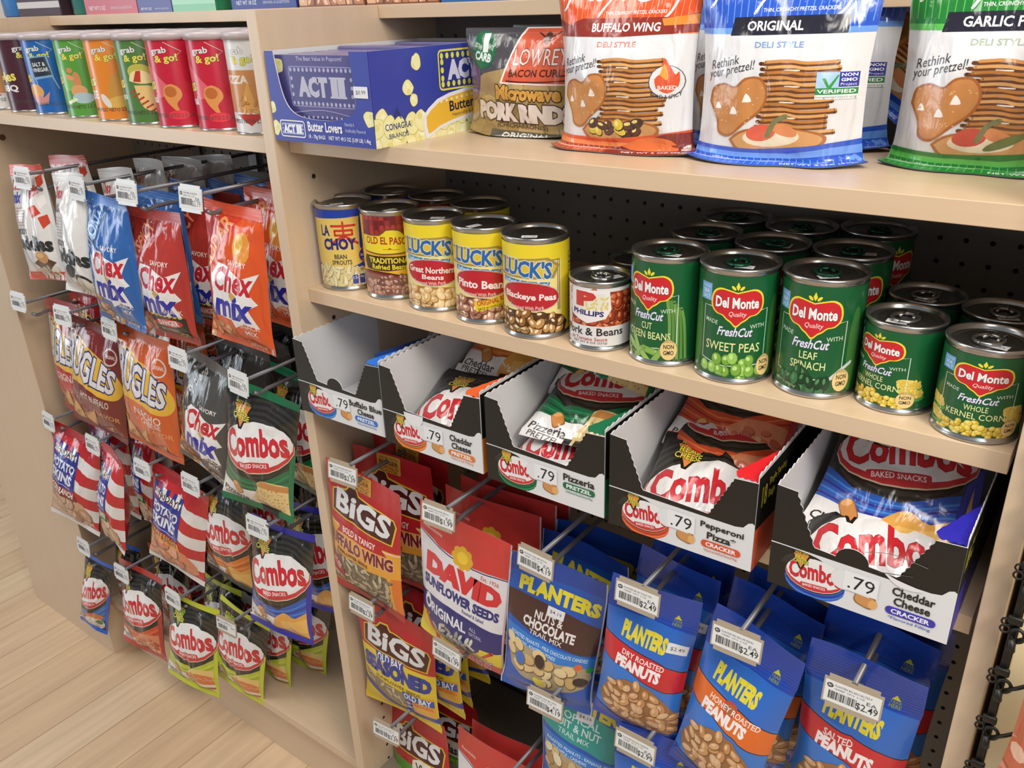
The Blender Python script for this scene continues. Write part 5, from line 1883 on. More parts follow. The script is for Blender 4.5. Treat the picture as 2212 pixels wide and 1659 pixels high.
# key: x, y, z (top centre), yaw, roll, pitch | hook x, z, tag x, z | tag text, price | goods behind on the hook | what it is
BAGS = [
    ('muddy', (-0.654, 0.007, 1.144, 5, 7, -7), (-.604, 1.136, -.630, 1.127), 'CHEX MUDDY BUDDIES PB', '$2.79', 1, 'white and red bag of chocolate peanut butter cereal snack'),
    ('white', (-0.508, 0.003, 1.141, -4, 3, -7), (-.434, 1.134, -.458, 1.126), 'CHEX MUDDY BUDDIES CC', '$2.79', 4, 'white bag of cookies and cream cereal snack'),
    ('chexblue', (-0.392, -0.006, 1.121, 1, -2, -4), None, '', '', 0, 'blue bag of traditional cereal snack mix'),
    ('chexred', (-0.303, 0.014, 1.106, 6, -3, -2), (-.295, 1.136, -.316, 1.133), 'CHEX MIX HOT SPICY', '$2.79', 4, 'dark red bag of hot and spicy cereal snack mix'),
    ('chexorange', (-0.110, 0.018, 1.133, 1, -4, -3), (-.135, 1.148, -.157, 1.140), 'CHEX MIX CHEDDAR', '$2.79', 4, 'bright orange bag of cheddar cereal snack mix'),
    ('bugles1', (-0.703, 0.027, 0.889, -4, 4, -5), (-.751, .887, -.780, .884), 'BUGLES ORIGINAL', '$2.79', 1, 'red and yellow bag of horn-shaped corn snacks'),
    ('bugles2', (-0.560, 0.011, 0.876, 8, -12, -2), (-.590, .897, -.617, .887), 'BUGLES HOT BUFFALO', '$2.79', 2, 'maroon bag of hot buffalo horn-shaped corn snacks'),
    ('bugles3', (-0.394, 0.005, 0.894, 5, -6, -2), (-.434, .912, -.463, .892), 'BUGLES NACHO', '$2.79', 2, 'orange bag of nacho cheese horn-shaped corn snacks'),
    ('chexgray', (-0.227, 0.014, 0.880, 0, -12, -6), (-.244, .895, -.272, .880), 'CHEX MIX BOLD', '$2.79', 3, 'charcoal grey bag of bold party cereal snack mix'),
    ('combogreen', (-0.106, 0.015, 0.856, 16, -11, -3), (-.099, .887, -.124, .875), 'COMBOS PIZZERIA PRETZEL', '$2.79', 4, 'black and green bag of pizza-filled pretzel bites'),
    ('tgif1', (-0.733, 0.008, 0.613, 12, -12, -7), (-.767, .642, -.798, .627), 'TGIF POTATO SKINS BR', '$2.79', 1, 'red striped bag of bacon ranch potato skin chips'),
    ('tgif2', (-0.563, -0.012, 0.629, -4, -9, -7), (-.603, .640, -.634, .622), 'TGIF POTATO SKINS SCO', '$2.79', 2, 'twisted red striped bag of sour cream and onion potato skin chips'),
    ('tgif3', (-0.390, 0.014, 0.616, 11, -15, -2), (-.439, .639, -.467, .621), '', '', 0, 'red striped bag of cheddar and bacon potato skin chips'),
    ('comboorange', (-0.294, 0.038, 0.613, 6, -9, -0), (-.295, .647, -.315, .640), 'COMBOS CHEDDAR PRETZEL', '$2.79', 2, 'black and orange bag of cheddar-filled pretzel bites'),
    ('comboblue', (-0.118, 0.016, 0.617, 11, -6, -6), (-.119, .628, -.143, .618), 'COMBOS CHEDDAR CRACKER', '$2.79', 3, 'black and blue bag of cheddar-filled cracker bites'),
    ('combolb', (-0.776, 0.000, 0.292, 17, -18, -3), (-.776, .334, -.803, .322), 'COMBOS BUFFALO', '$2.79', 1, 'light blue bag of buffalo blue cheese pretzel bites'),
    ('combopep', (-0.622, 0.010, 0.327, 6, -6, -6), (-.639, .329, -.658, .312), 'COMBOS PEPPERONI', '$2.79', 2, 'black and red bag of pepperoni pizza cracker bites'),
    ('combolime', (-0.426, 0.006, 0.335, 12, -9, -6), (-.444, .344, -.469, .332), 'COMBOS LAYER DIP', '$2.79', 3, 'lime green bag of layered-dip tortilla bites'),
    ('bigs1', (0.103, 0.002, 0.786, -1, -5, -0), (.098, .807, .081, .789), 'BIGS SUNFLOWER SEEDS BUFF', '$2.39', 2, 'red and orange bag of buffalo wing sunflower seeds'),
    ('david', (0.281, 0.004, 0.775, -1, -7, 2), (.269, .799, .253, .782), 'DAVIDS SUNFLOWER SEEDS IN', '$1.99', 3, 'white and red resealable bag of original sunflower seeds'),
    ('choc', (0.414, 0.019, 0.751, 13, -6, 1), (.411, .788, .402, .772), 'PLANTERS TRAIL MIX NUT/CH', '$4.19', 2, 'blue and brown bag of nut and chocolate trail mix'),
    ('dry', (0.547, 0.010, 0.783, 10, -6, 2), (.542, .796, .536, .781), 'PLANTERS BB DRY ROAST PEA', '$2.49', 2, 'blue bag of dry roasted peanuts with a red band'),
    ('honey', (0.664, 0.012, 0.778, -5, -9, -3), (.653, .790, .649, .775), 'PLANTERS BIG BAG HR PEANU', '$2.49', 2, 'blue bag of honey roasted peanuts with an orange band'),
    ('salt', (0.767, 0.017, 0.788, 2, -2, 5), (.764, .781, .764, .765), 'PLANTERS BIG BAG SALTED P', '$2.49', 2, 'blue bag of salted peanuts, rightmost in the top peg row'),
    ('bigs2', (0.120, 0.016, 0.545, 7, -5, 5), (.100, .574, .084, .562), 'BIGS SUNFLOWER SEEDS OLDB', '$2.39', 3, 'yellow bag of seasoned sunflower seeds with a red top'),
    ('trop', (0.435, 0.049, 0.561, 7, -2, -1), (.422, .574, .411, .559), 'PLANTERS TRAIL MIX TROP', '$4.19', 1, 'blue and teal bag of tropical fruit and nut trail mix'),
    ('cashew', (0.557, 0.013, 0.571, 13, -2, 0), (.552, .575, .540, .565), 'PLANTERS BIG BAG CASHEWS', '$2.99', 1, 'blue cashew bag in the lower peg row'),
    ('bigs3', (0.076, 0.079, 0.278, -2, 9, -7), (.116, .343, .104, .326), 'BIGS SUNFLOWER SEEDS DILL', '$2.39', 1, 'red and green bag of dill pickle sunflower seeds'),
]
ORD = ('directly', 'second', 'third', 'fourth', 'fifth')
rgB = random.Random(5)
PROTO = {}
for key, ps, hk, tt, pr, nb, desc in BAGS:
    dims = next(v for k, v in FAM.items() if key.startswith(k))
    side = 'in the left bay' if ps[0] < 0 else 'in the right bay'
    kind = 'pouch' if key in ('choc', 'trop', 'david') else 'pillow'
    kw = dict(seed=sum(map(ord, key)), style=kind)
    kw['D'] = {'chex': .046, 'bugl': .044, 'comb': .046, 'tgif': .05, 'mudd': .042, 'whit': .042, 'bigs': .028, 'davi': .03, 'choc': .038, 'trop': .038}.get(key[:4], .04)
    kw['ts'] = {'dry': .17, 'honey': .17, 'salt': .17, 'cashew': .17, 'bigs1': .16, 'bigs2': .12, 'bigs3': .16, 'david': .17, 'choc': .14, 'trop': .14}.get(key, .075)
    kw['bs'] = .06 if key[:4] in ('comb',) else .045
    back = {'bigs': '#b5242b', 'dry': '#2348ae', 'hone': '#2348ae', 'salt': '#2348ae', 'cash': '#2348ae', 'choc': '#2346a0', 'comb': '#2a2926', 'bugl': '#a5402c', 'tgif': '#a8242c'}.get(key[:4], '#b9b6b4')
    kw['taper'] = .16 if key[:4] in ('chex', 'mudd', 'whit') else .05
    soft = key in ('dry', 'honey', 'salt', 'cashew', 'bigs1', 'bigs2', 'bigs3', 'david', 'choc', 'trop')
    kw['cr'] = .5 if soft else 1.25
    mm = pose(*ps)
    o = bag('snack_bag', key, ARTS[key], dims, mm, desc + ', front of its hook' if nb else desc, 'snack bag', group='hanging snack bags', mat='film2' if soft else 'film', back=back, **kw)
    PROTO[key] = (o, ps, desc)
    for i in range(nb):
        x, y, z, ya, ro, pi_ = ps
        hx = hk[0] if hk else x
        yy = y + .016 + (.047 if not soft else .036) * (i + 1)
        q = pose(x + (hx + .012 - x) * min(1, .3 * (i + 1)) + rgB.uniform(-.004, .004), yy, z + .004 + rgB.uniform(-.004, .006), ya * .5 + rgB.uniform(-9, 9), ro * .5 + rgB.uniform(-3, 3), pi_ * .3)
        clone(o, q, desc + ', %s behind the front' % ('first', 'second', 'third', 'fourth', 'fifth')[i])
    if hk:
        tn = tt or 'TGIF POTATO SKINS CB'
        hook(hk[0], hk[1], hk[2], hk[3], tn, pr or '$2.79', 'price hook before the ' + desc, pale=ps[0] < 0, yaw=rgB.uniform(-5, 5), depth=.305)
# more of the same goods seen in the gaps
o, ps, desc = PROTO['chexblue']
for i in range(5):
    clone(o, pose(-.345 + .03 * i, .05 + .042 * i, 1.125 + .004 * (i % 2), 4 - 6 * (i % 3), -2, -1), 'blue traditional snack mix bag, %s behind the front blue one' % ('next', 'second', 'third', 'fourth', 'fifth')[i])
o, ps, desc = PROTO['tgif2']
o, ps, desc = PROTO['combolime']
clone(o, pose(-.300, .03, .352, 6, -14, -3), 'lime green tortilla bite bag on the neighbouring hook with a blank plate')
for i in range(2):
    clone(o, pose(-.285 + .03 * i, .085 + .06 * i, .355, -4 + 9 * i, -12, -3), 'lime green tortilla bite bag, %s behind on the blank-plate hook' % ('first', 'second')[i])
hook(-.264, .375, -.297, .346, 'COMBOS', '', 'steel peg hook with a blank plate beside the lime green bags', pale=False, yaw=4)
hook(.268, .582, .248, .557, 'DAVID SUNFLOWER SEEDS', '$1.99', 'bare steel peg hook with a $1.99 plate under the white sunflower seed bag', pale=False, yaw=-4)
o, ps, desc = PROTO['david']
clone(o, pose(.262, .060, .326, -4, 0, -6), 'red-topped sunflower seed bag low in the bottom peg row beside the dill pickle bag')
clone(o, pose(.275, .088, .330, 3, 0, -6), 'red-topped sunflower seed bag behind its twin in the bottom peg row')
hook(.330, .36, .318, .30, 'DAVID SUNFLOWER RANCH', '$1.99', 'steel peg hook running over the red-topped bags at the bottom edge', pale=False)

# ------------------------------------------------------------------ cans on the middle shelf
rl, hl, rs = .0376, .1120, .0337
BN = (['#e2c08a', '#d8b278', '#ead0a0'], '#a87a42')
CANS = [
    ('lachoy', lachoy, rl, hl, .0499, .0696, 48, 'can of bean sprouts with a yellow label, leftmost in the front row', None, '$1.99'),
    ('oep', oldpaso, rl, hl, .1288, .0741, 64, 'can of refried beans with a tiled-roof label', None, '$1.99'),
    ('lucks1', lambda: lucks('Great Northern', 'Beans', *BN), rl, hl, .2071, .0688, 45, 'yellow can of great northern beans', None, '$1.79'),
    ('lucks2', lambda: lucks('Pinto Beans', '', ['#b8806a', '#a86e58', '#c4927e'], '#6a3a2c', True), rl, hl, .2846, .0662, 44, 'yellow can of pinto beans with an original recipe banner', None, '$1.79'),
    ('lucks3', lambda: lucks('Blackeye Peas', '', ['#a8773e', '#95642f', '#bb8c52', '#5a3a1c'], '#4a2c14'), rl, hl, .3614, .0586, 36, 'yellow can of blackeye peas, rightmost of the yellow cans', None, '$1.79'),
    ('phil', phillips, rs, .0755, .4414, .0622, 54, 'short white-labelled can of pork and beans', 'steel', '$1.29'),
    ('gb', lambda: delmonte('CUT', 'GREEN BEANS', 'beans'), rl, hl, .5165, .067, -4, 'green can of cut green beans', 'green', '$1.79'),
    ('peas', lambda: delmonte('SWEET PEAS', '', 'peas'), rl, hl, .5913, .064, 21, 'green can of sweet peas', 'green', '$1.79'),
    ('spin', lambda: delmonte('LEAF', 'SPINACH', 'spinach'), rl, hl, .6677, .0736, 6, 'green can of leaf spinach', 'green', '$1.79'),
    ('corn', lambda: delmonte('WHOLE', 'KERNEL CORN', 'corn', 84), rs, .0815, .7392, .0761, -23, 'short green can of whole kernel corn standing left of its twin', 'steel', '$1.29'),
    ('corn', None, rs, .0815, .8076, .0566, 6, 'short green can of whole kernel corn at the right end of the shelf', 'steel', '$1.29'),
    ('lachoy', None, rl, hl, .0592, .1491, 60, 'can of bean sprouts in the back row by the middle panel', None, '$1.99'),
    ('oep', None, rl, hl, .1372, .1542, 80, 'can of refried beans in the back row', None, '$1.99'),
    ('lucks1', None, rl, hl, .2166, .1450, 110, 'yellow bean can in the back row', None, ''),
    ('gb', None, rl, hl, .5177, .1491, 30, 'green vegetable can second back behind the cut green beans', 'green', '$1.79'),
    ('peas', None, rl, hl, .5928, .1410, 60, 'green vegetable can second back behind the sweet peas', 'green', '$1.79'),
    ('gb', None, rl, hl, .5185, .2272, -40, 'green vegetable can third back behind the cut green beans', 'green', ''),
    ('peas', None, rl, hl, .5945, .2184, 10, 'green vegetable can third back behind the sweet peas', 'green', '$1.79'),
    ('spin', None, rl, hl, .6676, .1522, 30, 'green vegetable can second back behind the leaf spinach', 'green', '$1.79'),
    ('spin', None, rl, hl, .6660, .2439, 50, 'green vegetable can third back behind the leaf spinach', 'green', ''),
    ('phil', None, rs, .0755, .4453, .1386, 60, 'short can in the shadow behind the pork and beans', None, ''),
    ('corn', None, rs, .0815, .7402, .1461, -10, 'short green can in the back row behind the left corn can', 'steel', '$1.29'),
    ('corn', None, rs, .0815, .8053, .1306, 20, 'short green can in the back row behind the right corn can', 'steel', '$1.29'),
]
rgC = random.Random(3)
for key, art, r, h, x, y, fc, lab, tab, price in CANS:
    can('food_can', key, art, r, h, x, y, ZM, fc, lab, 'food can', tab, group='cans on the middle shelf', span={'lachoy': 158, 'oep': 172, 'phil': 172, 'gb': 146, 'peas': 146, 'spin': 146, 'corn': 150}.get(key, 188), price=price, stk=(rgC.uniform(-60, 60), rgC.uniform(-30, 30)))

# ------------------------------------------------------------------ chip canisters on the left upper shelf


def pic_sign(a):
    a.poly([(52, 28), (82, 26), (86, 58), (56, 62)], '#7aa4cc')
    a.poly([(54, 30), (80, 28), (84, 55), (57, 58)], '#2c3440')
    a.txt('SALT &', 58, 36, 78, 42, '#d8dce0', .04, rot=-3)
    a.txt('VINEGAR', 57, 44, 81, 50, '#d8dce0', .04, rot=-3)
    a.line([(58, 60), (60, 72)], 2, '#8ab0d4')
    a.line([(84, 57), (90, 76)], 2, '#8ab0d4')
    a.ell(52, 80, 15, 12, '#d9a25c')
    a.poly([(38, 82), (66, 88), (76, 80), (70, 98), (50, 100)], '#c98a86')


def pic_onion(a):
    a.ell(72, 62, 6, 14, '#c88a5c')
    a.ell(72, 76, 12, 9, '#d8a06c')
    a.ell(76, 86, 16, 8, '#a8c4cc')
    for i in range(3):
        a.ell(54 + i * 5, 92 - i * 2, 4, 2.4, '#dfe6c2')
    a.ell(64, 46, 5, 4, '#c98a5a')
    a.ell(62, 56, 7, 4, '#d89a6a', 20)


def pic_cheese(a):
    a.ell(82, 70, 16, 26, '#c98f3c', 20)
    a.ell(78, 88, 20, 8, '#dcae52', -10)
    a.ell(60, 86, 5, 11, '#dcd8d2', -30)


def pic_jal(a):
    a.ell(74, 44, 16, 10, '#b8b44a')
    a.poly([(58, 56), (62, 46), (74, 42), (86, 47), (90, 58), (74, 60)], '#e6d49a', sm=3)
    a.poly([(64, 57), (70, 43), (76, 43), (74, 58)], '#b8382c')
    a.poly([(64, 62), (92, 66), (96, 96), (72, 92)], '#e0c07c', sm=3)
    for i in range(6):
        a.line([(56 + i * 5, 72 + i * 5), (64 + i * 5, 68 + i * 5)], 2.4, '#b8402c')


def pic_orig(a):
    a.poly([(62, 62), (72, 58), (82, 64), (84, 74), (76, 84), (80, 98), (66, 84), (60, 72)], '#d9924e', sm=3)
    a.ell(70, 68, 8, 7, '#b8682e')
    a.ell(76, 98, 14, 6, '#e03a48')


def pic_pizza(a):
    a.rect(30, 38, 100, 88, '#c68a52')
    a.txt('PIZZA', 36, 44, 76, 54, '#e2d6c8', .08)
    a.poly([(62, 84), (74, 50), (82, 84)], '#dca25c')
    a.food(inell(72, 78, 18, 10), 52, 66, 92, 88, 6, .4, ['#d9a860', '#c48a48', '#e4bc7c'], '#9a6430', 3)
    a.poly([(52, 90), (92, 90), (72, 104)], '#b83a30')


CC = [
    ('cpizza2', -.800, .0735, 8, lambda: chipcan('#dcdad8', '', pic_pizza), 'white pizza-flavour chip canister at the far left of the shelf'),
    ('cbbq', -.7105, .072, 56, lambda: chipcan('#4a2230', 'BBQ', lambda a: None), 'dark maroon barbecue chip canister'),
    ('csalt', -.6185, .0718, 30, lambda: chipcan('#2262b0', '', pic_sign), 'blue salt and vinegar chip canister'),
    ('conion', -.5133, .0704, 28, lambda: chipcan('#559a3c', '', pic_onion, '#7ab45a'), 'bright green sour cream and onion chip canister'),
    ('cched', -.4166, .0663, 34, lambda: chipcan('#e0842a', 'CHEESE', pic_cheese), 'orange cheddar cheese chip canister'),
    ('cjal', -.3277, .0626, 28, lambda: chipcan('#4f7a3c', 'Jalapeno', pic_jal), 'dark green jalapeno chip canister'),
    ('corig', -.2471, .0609, 26, lambda: chipcan('#c01f38', 'Original', pic_orig, '#d8606a'), 'red chip canister left of its red twin'),
    ('corig', -.1612, .0665, 24, None, 'red chip canister between its red twin and the white one'),
    ('cpizza', -.077, .0648, 14, lambda: chipcan('#dcdad8', '', pic_pizza), 'white pizza-flavour chip canister beside the middle panel'),
]
for key, x, y, fc, art, lab in CC:
    fr = chip_can(key, art, x, y, ZP, fc - (14 if key == 'cbbq' else 26), lab)
    for i in range(2):
        xx = min(max(x + .006 * (i + 1), L + .045), -.045)
        clone(fr, Matrix.Translation((xx, y + .0785 * (i + 1), ZP)) @ Matrix.Rotation(R(fc + 40 * i), 4, 'Z'),
              lab.split(' at the far')[0].split(' left of')[0].split(' between')[0].split(' beside')[0] + ', %s row%s' % (('second', 'third')[i], {'cpizza2': ', far left', 'cpizza': ', by the middle panel', 'corig': ', left of the other red ones' if art else ', right of the other red ones'}.get(key, '')))

# ------------------------------------------------------------------ upper right shelf
popcorn_box(.0236, .0005, ZU, .168, .262, .1)
PZ = .166, .172
po = bag('snack_bag', 'pork', porkrind, (.158, .116), Matrix.Translation((.282, .150, ZU)) @ Matrix.Rotation(R(4), 4, 'Z'), 'dark pouch of microwave pork rinds leaning between the popcorn carton and the pretzel crisps', 'snack bag',
         D=.05, ts=.06, bs=.03, seed=4, style='stand', back='#4a474c')
clone(po, Matrix.Translation((.295, .215, ZU)) @ Matrix.Rotation(R(-3), 4, 'Z'), 'dark pouch of microwave pork rinds behind the front pouch')


def crisps(key, art, x, y, yaw, lab, tilt=0, seed=3):
    m4 = Matrix.Translation((x, y, ZU)) @ Matrix.Rotation(R(yaw), 4, 'Z')
    return bag('snack_bag', key, art, PZ, m4, lab, 'snack bag', group='pretzel cracker bags', D=.062, ts=.07, bs=.085, seed=seed, style='stand', back='#8a8a90')


pa = crisps('pz_o', lambda: pretzel('#d8532a', '#ee8a52', 'BUFFALO WING', '#8e2f22', '#d97a6a', 3, fire=True), .440, .110, 2, 'orange standing bag of buffalo wing pretzel crackers', -4, 3)
pb = crisps('pz_b', lambda: pretzel('#2a56c4', '#6a9ae6', 'ORIGINAL', '#232230', '#7aa0d8', 5, gmo=True), .597, .113, 7, 'bright blue standing bag of original pretzel crackers in front', -4, 5)
pc = crisps('pz_g', lambda: pretzel('#1f7a32', '#5ab44e', 'GARLIC PARM', '#232230', '#a8b8a0', 9), .763, .150, 0, 'green standing bag of garlic parmesan pretzel crackers in front', -4, 9)
U4 = Matrix.Translation
clone(pb, U4((.548, .180, ZU)) @ Matrix.Rotation(R(2), 4, 'Z') @ Matrix.Rotation(R(-3), 4, 'X'), 'blue bag of original pretzel crackers in the gap right of the orange bag')
clone(pb, U4((.594, .205, ZU)) @ Matrix.Rotation(R(6), 4, 'Z') @ Matrix.Rotation(R(-3), 4, 'X'), 'blue bag of original pretzel crackers turned aside behind the front blue bag')
clone(pb, U4((.640, .262, ZU + .045)) @ Matrix.Rotation(R(-8), 4, 'Z') @ Matrix.Rotation(R(38), 4, 'Y') @ Matrix.Rotation(R(-6), 4, 'X'), 'blue bag of pretzel crackers slumped sideways at the back between blue and green bags')
clone(pc, U4((.752, .216, ZU)) @ Matrix.Rotation(R(-2), 4, 'Z') @ Matrix.Rotation(R(-3), 4, 'X'), 'green bag of garlic parmesan pretzel crackers behind the front green one')

# ------------------------------------------------------------------ trays on the lower shelf
TR = [
    ('lblue', ['Buffalo Blue', 'Cheese'], 'PRETZEL', '*Artificial and Natural Flavored Filling', .0205, -.0165, 1.0, 1, 'lb', 'black and white display tray of buffalo blue cheese bites, leftmost of the trays', 'combolb', 'blue'),
    ('orange', ['Cheddar', 'Cheese'], 'PRETZEL', '*Flavored Filling', .181, -.019, .6, 2, 'or', 'black and white display tray of cheddar pretzel bites with an orange flap', 'comboorange', 'orange'),
    ('green', ['Pizzeria'], 'PRETZEL', '*Artificial and Natural Flavored Filling', .344, -.0205, .3, 3, 'gr', 'black and white display tray of pizzeria pretzel bites with a green flap', 'combogreen', 'green'),
    ('red', ['Pepperoni', 'Pizza*'], 'CRACKER', '*Natural and Artificial Flavored Filling', .5055, -.0235, .6, 4, 're', 'black and white display tray of pepperoni pizza bites with a red flap', 'combopep', 'red'),
    ('blue', ['Cheddar', 'Cheese'], 'CRACKER', '*Flavored Filling', .677, -.026, .3, 5, 'bl', 'black and white display tray of cheddar cracker bites, rightmost with a torn label', 'comboblue', 'dark blue'),
]
SUB = {'lblue': [], 'orange': [(.006, .012, -66, 4, 0, 1), (.085, .030, -74, -6, .012, 0), (.11, .055, -60, 6, .02, 0)],
       'green': [(.004, .006, -66, -3, 0, 1), (.03, .042, -68, 8, .0, 0), (.10, .060, -44, -6, .0, 0)], 'red': [(.003, .006, -62, 3, 0, 1), (.05, .026, -62, 7, .004, 0), (.09, .045, -52, -5, .004, 0)],
       'blue': [(.003, .002, -60, 2, 0, 1), (.045, .026, -52, -5, .0, 0), (.085, .045, -46, 4, .012, 0)]}
for acc, lines, pill, small, x, y, yaw, sd, _, lab, ak, cn in TR:
    tray(acc, lines, pill, small, lab, x, y, ZC, yaw, sd, None, torn=acc == 'blue', tab={'lblue': 'up', 'blue': 'up', 'orange': 'down'}.get(acc, ''))
    first = None
    for i, (dy, dz, pit, ya, dx, crop) in enumerate(SUB[acc]):
        bw, bh = (.138, .112) if crop else (.138, .150)
        m4 = pose(x + .0768 + dx * .2, 0, 0, ya * .4, 0, pit)
        edge = m4.to_3x3() @ Vector((0, 0, -bh))   # placed by the lower front edge of the bag
        m4.translation = (x + .0768 + dx * .1, y + .012 + dy - edge.y, ZC + .004 + dz - edge.z)
        l2 = '%s snack bag %s in the %s tray' % (cn, ('lowest', 'second from the front', 'furthest back')[i], {'lblue': 'buffalo blue cheese', 'orange': 'cheddar pretzel', 'green': 'pizzeria', 'red': 'pepperoni pizza', 'blue': 'cheddar cracker'}[acc])
        if crop:
            bag('snack_bag', 'trayf_' + acc, ARTS[ak], (bw, bh), m4, l2, 'snack bag', D=.026, ts=.06, bs=.03, seed=sd + 70, win=(0, 8, 100, 104), back='#2a2926', cr=1.3)
        elif first is None:
            first = bag('snack_bag', 'tray_' + acc, ARTS[ak], (bw, bh), m4, l2, 'snack bag', D=.03, ts=.06, bs=.06, seed=sd + 40, win=(0, 20, 100, 152), back='#2a2926', cr=1.3)
        else:
            clone(first, m4, l2)



def bluepack():
    a = Art(42, '#1d3f8a')
    a.poly([(0, 24), (100, 14), (100, 42), (0, 42)], '#1b1a17')
    for i in range(5):
        a.line([(0, 6 + i * 3), (50, 4 + i * 3), (100, 1 + i * 3)], .8, ('#2f72c8', '#153068')[i % 2], 3)
    a.ell(78, 24, 18, 10, '#dcdcdc')
    a.txt('Combos', 64, 18, 92, 30, '#cb2530', .05)
    return a


bag('snack_bag', 'bluepack', bluepack, (.21, .088), pose(.146, .125, ZC + .092, 84, 0, 3), 'blue snack bag on edge along the right wall of the leftmost tray', 'snack bag', D=.026, ts=.06, bs=.06, seed=31, back='#1d3f8a')
# ------------------------------------------------------------------ goods along the top shelf


def carton(name, cat, x0, x1, y, d, h, fc, sc, lab, txt=None, band=None):
    t = thing(name, lab, cat, Matrix.Translation((x0, y, ZT)))
    w = x1 - x0
    bm = bmesh.new()
    box(bm, .0004, .0004, 0, w - .0004, d, h, .0015)
    flat('card_' + sc, sc, .4)
    link('carton_body', bm_mesh(bm, 'carton_body'), t, M['card_' + sc])
    a = Art(100 * h / w, fc)
    if band:
        a.rect(0, a.H - 16, 100, a.H - 9, band)
    if txt:
        a.txt(txt, 8, a.H - 8, 40, a.H - 4, '#dcdce4', .02)
        a.txt('SERVING SUGGESTION', 50, a.H - 7, 90, a.H - 4.5, '#c8c8d4', .0)
    P, N = plane_grid((0, -.0004, h), (w, 0, 0), (0, 0, -h))
    link('front_print', soup(lay(a, P, N), 'front_print'), t, M['card'])
    return t


def jar(x0, x1, y, c, lab, cat='canister'):
    r = (x1 - x0) / 2
    t = thing('storage_canister', lab, cat, Matrix.Translation(((x0 + x1) / 2, y + r, ZT)))
    bm = bmesh.new()
    lathe(bm, [(0, 0), (r - .003, 0), (r, .003), (r, .15), (r - .004, .156), (0, .156)], 48)
    flat('jar_' + c, c, .3, Coat_Weight=.3)
    link('tub', bm_mesh(bm, 'tub', True), t, M['jar_' + c])
    bm = bmesh.new()
    lathe(bm, [(r + .001, .15), (r + .0015, .166), (r - .002, .168), (0, .168)], 48)
    link('lid', bm_mesh(bm, 'lid', True), t, M['clear_lid'])


jar(-1.06, -.955, .205, '#2478c0', 'blue round canister at the far left of the top shelf')
carton('food_carton', 'carton', -.952, -.795, .203, .07, .19, '#3c2633', '#38242f', 'dark maroon carton with a white facts panel on the top shelf', None, '#c8c4c4')
jar(-.790, -.712, .208, '#1c7a72', 'teal round canister on the top shelf')
carton('food_carton', 'carton', -.708, -.545, .203, .06, .19, '#c8707c', '#b85a62', 'pink carton on the top shelf', 'NET WT 5 OZ')
carton('food_carton', 'carton', -.542, -.447, .203, .06, .19, '#5a629a', '#4a5288', 'small slate blue carton on the top shelf', 'NET WT 5 OZ')
carton('food_carton', 'carton', -.444, -.332, .203, .06, .19, '#86c4a4', '#2a7a52', 'mint green carton on the top shelf', None, '#a8d8bc')
carton('food_carton', 'carton', -.292, -.146, .203, .06, .19, '#35468e', '#24367e', 'navy blue carton over the middle panel on the top shelf', 'NET WT 18 OZ')
for x0, x1, lab in ((-.140, -.010, 'nut-printed carton on the top shelf left of its twin'), (-.006, .120, 'nut-printed carton on the top shelf right of its twin')):
    t = carton('nut_carton', 'carton', x0, x1, .203, .06, .19, '#8a5a40', '#7a4c36', lab)
    a = Art(60, '#7a4a34')
    a.food(ALL, 0, 0, 100, 60, 12, .62, ['#c9906a', '#b87850', '#d8a884', '#a0643f'], '#5a3322', 5, hl='#e4bc9a', dens=1.2)
    a.txt('CASHEWS MIXED', 20, 44, 80, 52, '#dcd6d8', .04)
    P, N = plane_grid((.001, -.0009, .10), (x1 - x0 - .002, 0, 0), (0, 0, -.098))
    link('nut_print', soup(lay(a, P, N), 'nut_print'), t, M['card'])
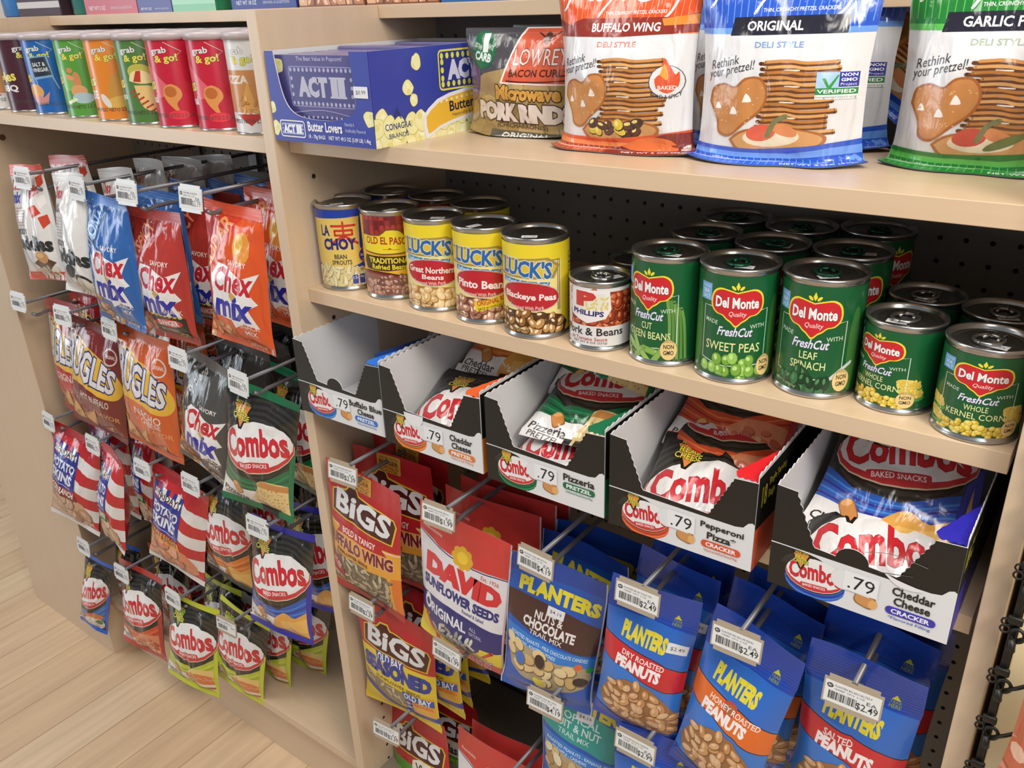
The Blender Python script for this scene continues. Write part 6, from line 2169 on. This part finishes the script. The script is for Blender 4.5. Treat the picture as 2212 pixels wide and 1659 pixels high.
carton('food_carton', 'carton', .124, .262, .203, .06, .19, '#2f5c9c', '#2a528c', 'blue carton on the top shelf above the pork rinds', 'NET WT 8 OZ')
carton('food_carton', 'carton', .268, .43, .203, .06, .19, '#2f4c8c', '#2a428c', 'dark blue carton on the top shelf behind the orange pretzel bag', 'NET WT 8 OZ')

# ------------------------------------------------------------------ clip strip on the right
cs = thing('clip_strip', 'black plastic clip strip hanging beside the right end panel', 'clip strip', Matrix.Translation((.873, -.012, 0)))
bm = bmesh.new()
box(bm, -.0028, 0, .30, .0028, .0022, 1.30, .0004)
link('strip', bm_mesh(bm, 'strip'), cs, M['black_plastic'])
for k in range(14):
    z = .9504 - .0523 * (k - 5)
    bm = bmesh.new()
    box(bm, -.0055, -.004, z + .006, .0055, 0, z + .013, .0012)
    for i, q in enumerate((.010, .003)):
        tube(bm, [(-.006 + .0034 * math.cos(a), -.002, z + q - .004 + .0034 * math.sin(a)) for a in np.linspace(0, 2 * math.pi, 13)], .0009, 6, False)
    tube(bm, [(.0035 + .0052 * math.cos(a), -.002, z - .004 + .0062 * math.sin(a)) for a in np.linspace(0, 2 * math.pi, 15)], .0016, 6, False)
    tube(bm, [(.001, -.003, z - .008), (.0015, -.005, z - .014), (.002, -.005, z - .018)], .0032, 8)
    tube(bm, [(.004, -.003, z - .008), (.013, -.004, z), (.020, -.004, z + .007)], .0017, 8)
    link('clip', bm_mesh(bm, 'clip', True), cs, M['black_plastic'])


def pinkbag():
    a = Art(150, '#d98f76')
    a.rect(0, 0, 100, 26, '#e0cfd0')
    a.poly([(0, 26), (100, 20), (100, 70), (0, 84)], '#c9694a', sm=2)
    a.ell(22, 30, 16, 22, '#e0a05c')
    a.food(ALL, 0, 84, 100, 150, 22, .9, ['#d97a52', '#e0926a', '#c9633f'], '#a84e30', 3, hl='#eec0a4')
    return a


bag('snack_bag', 'pink', pinkbag, (.11, .16), pose(.945, -.024, .905, 6, -3, -3), 'clear and orange bag of pink snacks hanging on the clip strip at the right edge', 'snack bag', D=.04, ts=.07, bs=.05, seed=12)
